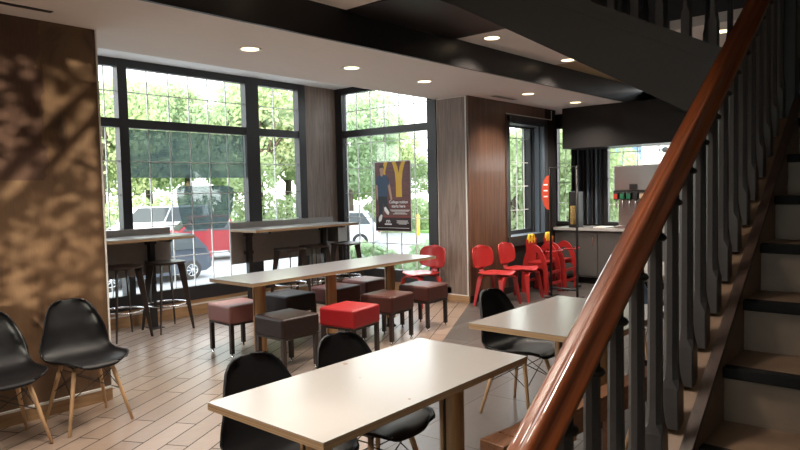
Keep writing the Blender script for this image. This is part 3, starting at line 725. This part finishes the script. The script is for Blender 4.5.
# ------------------------------------------------------------------ red high chairs
def arches_mb(mb, w, h, th, mat, m='yellow', stroke=None):
    "double arch M centred on x=0, base y=0"
    stroke = stroke or w*0.13
    for s in (-1, 1):
        cx = s*w/4; n = 18; outer = []; inner = []
        for k in range(n+1):
            a = PI*k/n
            outer.append((cx + (w/4+stroke*0.4)*math.cos(a), h*(math.sin(a)**0.62)))
            inner.append((cx + (w/4-stroke*0.7)*math.cos(a), (h-stroke*0.8)*(math.sin(a)**0.62)))
        for k in range(n):
            a, b, c, d = outer[k], outer[k+1], inner[k+1], inner[k]
            mb.prism([a, b, c, d], 0, th+0.0003*s, m, mat)
def high_chair(loc, rz, label):
    t = empty('high_chair', loc, rz, label=label, cat='high chair', group='red high chairs')
    # side panels: pointed arch rings in the YZ plane
    for sx in (-1, 1):
        n = 20; out = []; inn = []
        for k in range(n+1):
            a = PI*k/n; out.append((0.21*math.cos(a), 0.0+0.69*abs(math.sin(a))**0.7)); inn.append((0.15*math.cos(a), 0.60*abs(math.sin(a))**0.75))
        mb = MB(); mat = Matrix.Translation((sx*0.195, 0, 0)) @ XY_TO_YZ
        for k in range(n): mb.prism([out[k], out[k+1], inn[k+1], inn[k]], -0.012, 0.012, 'red', mat)
        mb.box((-0.14, 0.36, -0.012), (0.14, 0.41, 0.012), 'red', mat)
        mb.build('side_panel', t, merge=True)
    for y, z in ((-0.215, 0.13), (-0.20, 0.28), (0.21, 0.13), (0.2, 0.28)): MB().box((-0.184, y-0.012, z), (0.184, y+0.012, z+0.035), 'red').build('rung', t)
    MB().box((-0.184, -0.12, 0.42), (0.184, 0.14, 0.44), 'red').build('seat', t)
    # fry-box back with arches
    pts = [(-0.12, 0.44), (0.12, 0.44), (0.15, 0.76), (0.10, 0.74), (0.05, 0.725), (0, 0.72), (-0.05, 0.725), (-0.10, 0.74), (-0.15, 0.76)]
    MB().prism(pts, -0.17, -0.15, 'red', XY_TO_XZ).build('backrest', t)
    mb = MB(); arches_mb(mb, 0.17, 0.13, 0.03, Matrix.Translation((0, 0.175, 0.70)) @ XY_TO_XZ, stroke=0.022); mb.build('arches_logo', t, label='yellow double-arch logo')
    MB().tube([(0.19*math.cos(a*PI/12), -0.17-0.13*math.sin(a*PI/12), 0.60) for a in range(13)], 0.011, 'red', 8).build('guard_rail', t)
    for sx in (-1, 1):
        for sy in (-1, 1): MB().lathe([(0, -0.012), (0.022, -0.012), (0.024, 0), (0.022, 0.012), (0, 0.012)], (0, 0, 0), 'bmetal', seg=12, mat=Matrix.Translation((sx*0.205, sy*0.235, 0.024)) @ Matrix.Rotation(PI/2, 4, 'Y')).build('caster', t)
    return t
h0 = high_chair((8.24, 4.38, 0), 0.0, 'red wooden high chair with yellow arches, beside the bentwood chairs')
dup(h0, (8.68, 4.33, 0), 0.02, 'red wooden high chair with yellow arches, behind the black stand')

# ------------------------------------------------------------------ black stand with half-round sign
sd2 = empty('display_stand', (7.95, 3.89, 0), label='thin black metal frame stand with a red half-round sign', cat='stand')
mb = MB().tube([(0, -0.19, 0.012), (0, -0.19, 1.76), (0, 0.19, 1.76), (0, 0.19, 0.012)], 0.017, 'bmetal', 8); mb.build('frame', sd2)
MB().tube([(0, -0.19, 0.12), (0, 0.19, 0.12)], 0.015, 'bmetal', 8).build('crossbar', sd2)
for s in (-1, 1): MB().box((-0.16, s*0.19-0.03, 0.0), (0.16, s*0.19+0.03, 0.012), 'bmetal').build('foot', sd2)
n = 20; pts = [(0.21+0.10*math.cos(-PI/2+PI*k/n), 1.42+0.235*math.sin(-PI/2+PI*k/n)) for k in range(n+1)]
MB().prism(pts, -0.01, 0.01, 'redsign', XY_TO_YZ).build('sign', sd2, label='red half-round sign panel')
mb = MB()
for z in (1.52, 1.44, 1.36): mb.box((-0.0115, 0.225, z), (-0.0105, 0.285, z+0.018), 'printwhite')
mb.build('sign_lettering', sd2)

# ------------------------------------------------------------------ drinks counter
cb = empty('drinks_counter', (9.3, 2.0, 0), label='grey panelled drinks counter with pale worktop along the far wall', cat='counter')
MB().box((-0.02, -4.9, 0.10), (0.58, 2.69, 0.82), 'cabgrey').build('cabinet', cb)
MB().box((0.05, -4.9, 0.0), (0.58, 2.69, 0.10), 'plasterdark').build('toe_kick', cb)
MB().box((-0.07, -4.9, 0.82), (0.59, 2.69, 0.86), 'counttop').build('worktop', cb)
for k in range(9):
    y1 = 2.55 - k*0.58
    d = MB().box((-0.036, y1-0.56, 0.13), (-0.02, y1, 0.80), 'cabgrey').build('door', cb)
    MB().box((-0.05, y1-0.50, 0.60), (-0.036, y1-0.485, 0.72), 'steel').build('handle', d)
ds = empty('drink_dispenser', (9.45, 3.2, 0.86), label='stainless soda dispenser with coloured flavour valves on the far counter', cat='drink dispenser')
MB().box((-0.02, -0.60, 0.0), (0.3, 0.52, 0.50), 'steel').build('lower_body', ds)
MB().box((-0.16, -0.62, 0.56), (0.3, 0.54, 0.93), 'steel', bev=0.015).build('ice_bin', ds)
MB().box((-0.17, -0.62, 0.50), (0.3, 0.54, 0.56), 'bmetal').build('valve_rail', ds)
MB().box((-0.19, -0.6, 0.0), (-0.0, 0.52, 0.035), 'steel').build('drip_tray', ds)
MB().box((-0.175, 0.19, 0.575), (-0.162, 0.30, 0.655), 'bmetal').build('badge', ds)
for k in range(11):
    y = 0.48 - k*0.095; m = ('tagred', 'green', 'green', 'bmetal', 'tagcream', 'tagred', 'tagcream', 'bmetal', 'tagred', 'green', 'bmetal')[k]
    v = MB().box((-0.24, y-0.036, 0.43), (-0.16, y+0.036, 0.53), 'bmetal', bev=0.01).build('valve', ds)
    MB().box((-0.246, y-0.03, 0.445), (-0.240, y+0.03, 0.515), m).build('flavour_tag', v)
    MB().tube([(-0.21, y, 0.43), (-0.21, y, 0.31)], [0.018, 0.010], 'steel', 8).build('nozzle', v)
nb = empty('napkin_dispenser', (9.36, 4.36, 0.86), label='black and brass upright dispenser on the left end of the far counter', cat='dispenser')
MB().box((-0.09, -0.07, 0), (0.09, 0.09, 0.56), 'bmetal', bev=0.01).build('housing', nb)
MB().box((-0.096, -0.05, 0.05), (-0.09, 0.06, 0.34), 'brass').build('brass_front', nb)
tr = empty('serving_tray', (9.40, 3.93, 0.86), label='pale tray lying on the far worktop left of the soda dispenser', cat='tray')
MB().box((-0.14, -0.09, 0), (0.14, 0.12, 0.02), 'white', bev=0.006).build('tray_body', tr)

# ------------------------------------------------------------------ poster in window_2
po = empty('poster', (XB-0.03, 5.98, 1.413), label='maroon hanging poster with yellow arches and a walking person in navy shirt', cat='poster')
PW, PH = 0.66, 0.98
def pm(): # local poster coords u right (towards -Y), v up -> world
    return Matrix(((0, 0, -1, 0), (-1, 0, 0, 0), (0, 1, 0, 0), (0, 0, 0, 1)))
PM = pm()
def uv(u, v): return ((u-0.5)*PW, (0.5-v)*PH)
def pp(name, pts, m, lvl, lab=None): return MB().prism([uv(*p) for p in pts], 0.0035+lvl*0.0007, 0.004+lvl*0.0007+0.0003, m, PM).build(name, po, lab)
MB().box((-PW/2-0.012, -PH/2-0.012, -0.001), (PW/2+0.012, PH/2+0.012, 0.002), 'pborder', PM).build('border', po)
MB().box((-PW/2, -PH/2, 0.002), (PW/2, PH/2, 0.0035), 'posterbg', PM).build('print', po)
pp('lower_band', [(0, .80), (1, .80), (1, 1), (0, 1)], 'posterblack', 0)
# arches, cropped by the top edge of the poster
def curve(c, w0, w1):  # ribbon
    L = []; R = []
    for (u, v, w) in c: L.append((u-w/2, v)); R.append((u+w/2, v))
    return L + R[::-1]
pp('arch_stem', [(.60, .51), (.60, .30), (.58, .16), (.53, .05), (.49, .0), (.60, .0), (.65, .07), (.685, .17), (.72, .07), (.77, .0), (.88, .0), (.84, .05), (.79, .16), (.765, .30), (.765, .51)], 'yellow', 1)
pp('arch_left', [(.20, .30), (.22, .12), (.27, .0), (.37, .0), (.31, .12), (.29, .30)], 'yellow', 1)
# walking person printed on the poster
pp('printed_legs', [(.08, .48), (.34, .48), (.36, .62), (.42, .72), (.38, .76), (.28, .68), (.22, .60), (.20, .78), (.12, .86), (.08, .84), (.10, .66)], 'darkcloth', 2)
pp('printed_arms', [(.02, .30), (.07, .30), (.09, .44), (.06, .56), (.03, .52)], 'skin', 2)
pp('printed_arm', [(.36, .30), (.42, .30), (.46, .42), (.49, .54), (.45, .56), (.40, .44)], 'skin', 2)
pp('printed_shirt', [(.02, .32), (.05, .21), (.15, .175), (.25, .175), (.37, .21), (.42, .32), (.37, .34), (.36, .50), (.08, .50), (.07, .34)], 'navycloth', 3)
pp('printed_neck', [(.155, .14), (.245, .14), (.245, .185), (.20, .21), (.155, .185)], 'skin', 4)
pp('printed_head', [(.14, .09), (.16, .065), (.24, .065), (.26, .09), (.255, .13), (.225, .158), (.175, .158), (.145, .13)], 'skin', 5)
pp('printed_hair', [(.13, .10), (.135, .06), (.18, .035), (.23, .038), (.268, .065), (.265, .10), (.245, .08), (.16, .08)], 'posterblack', 6)
pp('printed_shoe', [(.25, .66), (.30, .65), (.40, .73), (.38, .77), (.33, .76), (.26, .71)], 'printwhite', 4)
pp('printed_shoe', [(.10, .80), (.16, .76), (.20, .78), (.17, .85), (.10, .88), (.08, .85)], 'printwhite', 4)
pp('rule_line', [(.42, .635), (.98, .635), (.98, .642), (.42, .642)], 'tagred', 2)
pp('rule_line', [(.22, .797), (.98, .797), (.98, .803), (.22, .803)], 'tagred', 2)
def text(name, body, size, u, v, m, lvl, par=po, align='LEFT', bold=0.0):
    cu = bpy.data.curves.new(name, 'FONT'); cu.body = body; cu.size = size; cu.align_x = align; cu.extrude = 0.0003; cu.offset = bold
    o = bpy.data.objects.new(name, cu); COL.objects.link(o); bpy.context.view_layer.update()
    me = bpy.data.meshes.new_from_object(o.evaluated_get(bpy.context.evaluated_depsgraph_get())); bpy.data.objects.remove(o)
    me.materials.clear(); me.materials.append(M[m]); q = bpy.data.objects.new(name, me); COL.objects.link(q); q.parent = par
    x, y = uv(u, v); q.matrix_local = PM @ Matrix.Translation((x, y, 0.005+lvl*0.0007)); return q
text('headline', 'College tuition', 0.058, .40, .60, 'printwhite', 3, bold=0.0006)
text('headline', 'starts here', 0.058, .47, .66, 'printwhite', 3, bold=0.0006)
mb = MB()
for k, (u0, u1, v) in enumerate(((.42, .98, .695), (.46, .95, .710), (.55, .85, .735), (.50, .90, .75), (.60, .92, .85), (.62, .90, .865), (.60, .94, .88), (.66, .88, .895), (.05, .95, .955))):
    a = uv(u0, v); b = uv(u1, v+.007); mb.box((a[0], b[1], 0.0045), (b[0], a[1], 0.0055), 'printwhite', PM)
mb.build('small_print', po)
mb = MB(); cx_, cy_ = uv(.36, .885); arches_mb(mb, 0.07, 0.04, 0.001, PM @ Matrix.Translation((cx_, cy_, 0.006)), 'printwhite'); a = uv(.26, .895); b = uv(.46, .915); mb.box((a[0], b[1], 0.0055), (b[0], a[1], 0.0062), 'printwhite', PM); mb.build('small_logo', po)
mb = MB(); mb.tube([(0, 0.30, 0.49), (0.06, 0.30, 1.60)], 0.0015, 'bmetal', 5); mb.tube([(0, -0.30, 0.49), (0.06, -0.30, 1.60)], 0.0015, 'bmetal', 5); mb.build('hanging_wire', po)

# ------------------------------------------------------------------ ceiling lights, vents
LI = [(3.32, 4.43, 2.70, 'leftmost recessed downlight in the lowered ceiling'), (4.52, 4.43, 2.70, 'recessed downlight in front of the pier between the two big windows'),
      (5.67, 4.43, 2.70, 'recessed downlight above the poster window'), (7.42, 4.11, 2.70, 'recessed downlight above the red bentwood chairs'),
      (8.70, 4.06, 2.70, 'recessed downlight nearest the dark hood'), (5.42, 3.39, 2.96, 'recessed downlight in the raised ceiling panel beside the dark crossbeam'),
      (6.99, 3.35, 2.96, 'recessed downlight where the stair soffit cuts the raised ceiling'), (6.80, 1.67, 2.96, 'ceiling light glimpsed between the upper balusters'),
      (3.0, 3.28, 2.96, 'recessed downlight above the frame, lighting the dark beam at the top left'), (1.2, 3.0, 2.96, 'unseen fill downlight added above the frame over the two chairs at the brown wall'),
      (-0.6, 3.0, 2.96, 'unseen fill downlight added left of the camera'), (8.3, 1.5, 2.96, 'fill downlight added behind the stair over the drinks counter end'),
      (1.4, 1.6, 2.96, 'unseen fill downlight added above the frame over the nearest table'), (-0.5, 1.0, 2.96, 'unseen fill downlight added behind the camera')]  # lamps after the beam-lighting one are fill, added to brighten the room
for i, (x, y, z, lab) in enumerate(LI):
    t = empty('downlight', (x, y, z), label=lab, cat='ceiling light', group='recessed downlights')
    MB().lathe([(0.075, -0.001), (0.098, -0.004), (0.100, 0.0), (0.075, 0.0)], (0, 0, 0), 'white', seg=28).build('trim_ring', t)
    MB().lathe([(0, -0.002), (0.074, -0.002), (0.074, 0.0)], (0, 0, 0), 'lamp', seg=24).build('lens', t)
    d = bpy.data.lights.new('downlight_beam', 'SPOT'); d.energy = 130 if i < 8 else 200; d.color = (1.0, 0.88, 0.75); d.spot_size = math.radians(130); d.spot_blend = 0.8; d.shadow_soft_size = 0.07 if i < 8 else 0.25
    o = bpy.data.objects.new('downlight_beam', d); COL.objects.link(o); o.parent = t; o.location = (0, 0, -0.012)
def grille(loc, lx, ly, nslat, label):
    t = empty('air_vent', loc, label=label, cat='vent')
    MB().box((-lx/2, -ly/2, -0.006), (lx/2, ly/2, 0.0), 'white').build('vent_frame', t)
    mb = MB(); 
    for k in range(nslat): y = -ly/2+0.02+(ly-0.04)*k/max(1, nslat-1); mb.box((-lx/2+0.015, y-0.004, -0.008), (lx/2-0.015, y+0.004, -0.0055), 'bmetal')
    mb.build('slats', t, kind=None)
t = empty('slot_vent', (0.9, 4.42, 2.70), label='long dark linear slot vent in the ceiling by the brown wall', cat='vent')
MB().box((-1.0, -0.022, -0.004), (0.86, 0.022, 0.0), 'bmetal').build('slot', t)
grille((4.15, 5.9, 3.05), 0.8, 0.12, 6, 'white air grille in the window cove ceiling')
grille((7.45, 4.48, 2.70), 0.6, 0.12, 5, 'white air grille above the brown panelled wall')

# ------------------------------------------------------------------ outdoors
GZ = -1.15
tag(bx((-60, 7.6, GZ-0.2), (90, 90, GZ), 'asphalt').build('ground_outside'), kind='structure')
tag(bx((10.4, -60, GZ-0.2), (90, 7.6, GZ), 'asphalt').build('ground_outside_right'), kind='structure')
tag(bx((-40, -40, GZ-0.2), (10.4, 7.6, GZ-0.001), 'asphalt').build('ground_under'), kind='structure')
tag(bx((-30, 33, GZ), (28, 80, GZ+0.12), 'grass').build('grass_verge'), kind='structure')
tag(bx((30.5, -20, GZ), (80, 60, GZ+0.12), 'grass').build('grass_verge_right'), kind='structure')
def leaf_cloud(name, lobes, n, size, seed, mat):
    R = random.Random(seed); vs = []; fs = []
    for _ in range(n):
        c, r = R.choice(lobes); v = Vector((R.gauss(0, 1), R.gauss(0, 1), R.gauss(0, 1))).normalized()*(R.random()**0.22)
        p = Vector(c) + Vector((v.x*r[0], v.y*r[1], v.z*r[2])); a = Vector((R.gauss(0, 1), R.gauss(0, 1), R.gauss(0, 1))).normalized()
        b = a.cross(Vector((R.gauss(0, 1), R.gauss(0, 1), R.gauss(0, 1)))).normalized(); s = size*(0.6+0.8*R.random())
        k = len(vs); vs += [p-a*s, p-b*s*0.55, p+a*s, p+b*s*0.55]; fs.append((k, k+1, k+2, k+3))
    me = bpy.data.meshes.new(name); me.from_pydata([tuple(v) for v in vs], [], fs); me.materials.append(M[mat]); return me
def lobes(seed, R0=3.6, H=9.5):
    R = random.Random(seed); L = [((0, 0, H*0.60), (R0*0.8, R0*0.8, H*0.26))]
    for k in range(9):
        a = R.random()*2*PI; z = H*(0.36+0.5*R.random()); rr = R0*(0.75-0.45*abs(z/H-0.6)*2)
        L.append(((rr*math.cos(a), rr*math.sin(a), z), (R0*0.45, R0*0.45, H*0.13)))
    return L
CROWNS = [leaf_cloud('crown', lobes(s), 9000, 0.15, s, m) for s, m in ((1, 'leafA'), (2, 'leafB'), (3, 'leafA'), (4, 'leafC'))]
mb = MB(); mb.tube([(0, 0, 0), (0.1, 0, 2.5), (-0.1, 0.1, 5.0), (0, 0, 7.5)], [0.28, 0.22, 0.16, 0.06], 'bark', 9)
for a in range(5): mb.tube([(0, 0, 3+0.5*a), (1.3*math.cos(a*1.3), 1.3*math.sin(a*1.3), 4.6+0.5*a), (2.2*math.cos(a*1.3), 2.2*math.sin(a*1.3), 6+0.4*a)], [0.11, 0.08, 0.04], 'bark', 6)
TRUNK = mb.mesh('trunk')
TR = [((17.5, 38.0), 1.15, 0, 'light green tree beyond the lot in the narrow left pane'), ((22.3, 41.6), 1.10, 1, 'green tree beyond the parked van seen through the wide window'),
      ((25.2, 41.4), 1.15, 2, 'pale green tree behind the film carton shape in the wide window'), ((24.5, 36.0), 1.1, 1, 'dense green tree in the right part of the middle pane'),
      ((24.8, 32.5), 1.1, 0, 'bright green tree in the right pane of the wide window'), ((29.2, 35.0), 1.05, 2, 'tree at the right edge of the wide window'),
      ((28.4, 28.3), 0.93, 1, 'green tree at the left of the poster window'), ((33.5, 30.8), 0.88, 0, 'tree standing behind the poster'),
      ((37.7, 28.6), 0.72, 2, 'smaller tree at the right edge of the poster window'), ((20.0, 44.5), 1.2, 2, 'tall tree behind the left parked cars'),
      ((17.6, 10.2), 0.55, 0, 'leafy tree outside the small window in the brown wall'), ((19.3, 9.2), 0.6, 2, 'leafy tree outside the slim window near the corner'),
      ((22.6, 9.9), 0.42, 3, 'dark tree outside the window behind the soda dispenser'), ((15.2, 43.5), 1.2, 1, 'green tree far left beyond the lot')]
for i, ((x, y), s, k, lab) in enumerate(TR):
    t = empty('tree', (x, y, GZ), rnd.random()*6, label=lab, cat='tree', group='trees beyond the parking lot'); t.scale = (s, s, s)
    o = bpy.data.objects.new('crown', CROWNS[k]); COL.objects.link(o); o.parent = t
    o = bpy.data.objects.new('trunk', TRUNK); COL.objects.link(o); o.parent = t
def hedge(a, b, h, w, label, mat='leafB', n=5000, seed=5):
    A = Vector(a); B = Vector(b); L = (B-A).length; k = max(2, int(L/1.2))
    lb = [((L*(i+0.5)/k, 0, h*0.5), (0.9, w*0.5, h*0.52)) for i in range(k)]
    o = bpy.data.objects.new('hedge', leaf_cloud('hedge', lb, n, 0.13, seed, mat)); COL.objects.link(o); o.location = (a[0], a[1], GZ); o.rotation_euler.z = math.atan2((B-A).y, (B-A).x)
    return tag(o, label, 'hedge')
hedge((12.5, 38.5), (27, 29.5), 2.6, 2.2, 'low green hedge beneath the trees behind the parked cars', 'leafA', 9000)
hedge((29.0, 27.5), (36.0, 23.0), 2.1, 2.0, 'clipped hedge across the lot behind the yellow bollard', 'leafA', 6000, 6)
hedge((16.5, 8.6), (19.5, 11.5), 2.4, 1.2, 'bushes outside the small window in the brown wall', 'leafA', 3500, 8)
hedge((8.6, 9.3), (11.4, 7.7), 1.55, 0.7, 'low planting just outside the poster window', 'leafB', 1500, 9)
# white building to the right
wbld = empty('building', (24, 4.5, GZ), 0, label='white stucco building outside the window behind the soda dispenser', cat='building')
MB().box((0, -9, 0), (8, 4.1, 6.2), 'extwhite').build('wall', wbld); MB().box((-0.3, -9.3, 6.2), (8.3, 4.4, 6.5), 'roofgrey').build('roof', wbld)
MB().lathe([(0, 0), (0.1, 0), (0.1, 0.15), (0, 0.15)], (0, 0, 0), 'bmetal', seg=12, mat=Matrix.Translation((-0.02, 3.2, 3.9)) @ Matrix.Rotation(-PI/2, 4, 'Y')).build('vent', wbld)
sh = empty('building', (44, 27.5, GZ), 0.6, label='pale grey building behind the small tree right of the poster', cat='building')
MB().box((0, -3, 0), (6, 3.5, 3.6), 'extwhite').build('wall', sh); MB().box((-0.4, -3.4, 3.6), (6.4, 3.9, 4.0), 'roofgrey').build('roof', sh)
mb = MB(); mb.tube([(0, 0, 0), (0, 0, 1.15)], 0.11, 'yellow', 14); mb.lathe([(0.11, 0), (0.08, 0.06), (0, 0.09)], (0, 0, 1.15), 'yellow', seg=14)
tag(mb.build('bollard', loc=(28.83, 23.21, GZ)), 'yellow bollard at the edge of the lot beside the poster', 'bollard')
def car(loc, rz, paint, label, kind='suv'):
    t = empty('car', loc, rz, label=label, cat='car')
    if kind == 'suv':   lower = [(-2.25, .35), (-2.3, .75), (-2.2, 1.0), (-1.35, 1.12), (2.1, 1.12), (2.28, .9), (2.3, .4), (2.1, .28), (-2.1, .28)]; cab = [(-1.35, 1.10), (-.65, 1.68), (1.7, 1.70), (2.15, 1.10)]
    elif kind == 'pickup': lower = [(-2.6, .45), (-2.65, .85), (-2.5, 1.12), (-1.3, 1.2), (2.6, 1.2), (2.62, .5), (2.4, .4), (-2.4, .4)]; cab = [(-1.3, 1.18), (-.6, 1.78), (.75, 1.78), (1.0, 1.18)]
    else: lower = [(-2.5, .4), (-2.5, 1.0), (-2.0, 1.25), (-1.8, 1.3), (2.5, 1.3), (2.5, .4)]; cab = [(-1.9, 1.28), (-1.1, 2.1), (2.4, 2.1), (2.5, 1.28)]
    mb = MB()
    def body(pts, w0, w1, m):
        secs = []
        for y, q in ((-w1, .94), (-w0, 1), (w0, 1), (w1, .94)): secs.append([(p[0]*q, y, p[1]) for p in pts])
        mb.loft(secs, m, smooth=False)
    body(lower, 0.82, 0.92, paint); mb.build('body', t)
    mb = MB(); secs = []
    zmin = min(p[1] for p in cab); zmax = max(p[1] for p in cab)
    for s, q in ((-1, 0), (1, 0)): secs.append([(p[0], s*(0.86 if p[1] < zmin+0.1 else 0.68), p[1]) for p in cab])
    mb.loft(secs, paint); mb.build('cabin', t)
    mb = MB()
    for s in (-1, 1):
        c = [Vector((p[0], s*(0.868 if p[1] < zmin+0.1 else 0.688), p[1])) for p in cab]; ctr = sum(c, Vector())/4
        q = [ctr.lerp(v, 0.86) + Vector((0, s*0.012, 0)) for v in c]; m3 = [q[0].lerp(q[3], .5), q[1].lerp(q[2], .5)]
        mb.poly([q[0], q[1], m3[1]-Vector((.04, 0, 0)), m3[0]-Vector((.04, 0, 0))], [(0, 1, 2, 3)], 'carglass'); mb.poly([m3[0]+Vector((.04, 0, 0)), m3[1]+Vector((.04, 0, 0)), q[2], q[3]], [(0, 1, 2, 3)], 'carglass')
    for a, b in ((0, 1), (3, 2)):
        A = Vector((cab[a][0], 0, cab[a][1])); Bv = Vector((cab[b][0], 0, cab[b][1])); o_ = Vector((-0.02 if a == 0 else 0.02, 0, 0.01))
        mb.poly([A.lerp(Bv, .12)+o_+Vector((0, -.74, 0)), A.lerp(Bv, .12)+o_+Vector((0, .74, 0)), A.lerp(Bv, .88)+o_+Vector((0, .62, 0)), A.lerp(Bv, .88)+o_+Vector((0, -.62, 0))], [(0, 1, 2, 3)], 'carglass')
    mb.build('windows', t)
    for sx in (-1.42, 1.42):
        for s in (-1, 1):
            mt = Matrix.Translation((sx, s*0.80, 0.36)) @ Matrix.Rotation(-s*PI/2, 4, 'X')
            w = MB().lathe([(0.22, 0.14), (0.34, 0.14), (0.37, 0.11), (0.37, -0.05), (0, -0.05)], (0, 0, 0), 'tyre', 28, mat=mt).build('wheel', t)
            mb = MB(); mb.lathe([(0.20, 0.12), (0.225, 0.145), (0.22, 0.13)], (0, 0, 0), 'chrome', 28, mat=mt)
            for k in range(8): mb.box((0.03, -0.018, 0.12), (0.215, 0.018, 0.14), 'chrome', mt @ Matrix.Rotation(k*PI/4, 4, 'Z'))
            mb.lathe([(0.05, 0.10), (0.05, 0.15), (0, 0.15)], (0, 0, 0), 'chrome', 12, mat=mt); mb.build('rim', w)
    mb = MB(); mb.box((-2.32, -.8, .62), (-2.2, -.5, .78), 'carwhite'); mb.box((-2.32, .5, .62), (-2.2, .8, .78), 'carwhite'); mb.box((2.2, -.85, .75), (2.33, -.6, .95), 'carred'); mb.box((2.2, .6, .75), (2.33, .85, .95), 'carred'); mb.build('lights', t)
    return t
car((9.47, 18.6, GZ), math.radians(6), 'carnavy', 'dark navy car parked nearest the wide window, its alloy wheel showing between the counters').scale = (0.95, 0.95, 0.84)
car((14.7, 22.9, GZ), math.radians(-20), 'carred', 'red pickup truck parked behind the navy car', 'pickup')
car((16.8, 30.4, GZ), math.radians(-35), 'carwhite', 'white van far across the lot above the left counter', 'van')
car((20.7, 21.9, GZ), math.radians(-50), 'carwhite', 'white suv driving off at the left of the poster')
# screen of branches outside the rear window: dapples the low sun
# (unseen tree, added and shaped to break the sun into patches)
t = empty('tree', (-6.2, -3.6, -1.15), 1.0, label='unseen tree added outside the rear window, shaped to dapple the sun', cat='tree', group='unseen trees added for dapples')
o = bpy.data.objects.new('crown', leaf_cloud('crown', [((0, 0, 3.2), (2.4, 2.4, 2.2)), ((1.2, 1.2, 2.8), (1.5, 1.5, 1.8))], 15000, 0.062, 21, 'leafB')); COL.objects.link(o); o.parent = t
o = bpy.data.objects.new('trunk', TRUNK); COL.objects.link(o); o.parent = t; o.scale = (0.5, 0.5, 0.5)
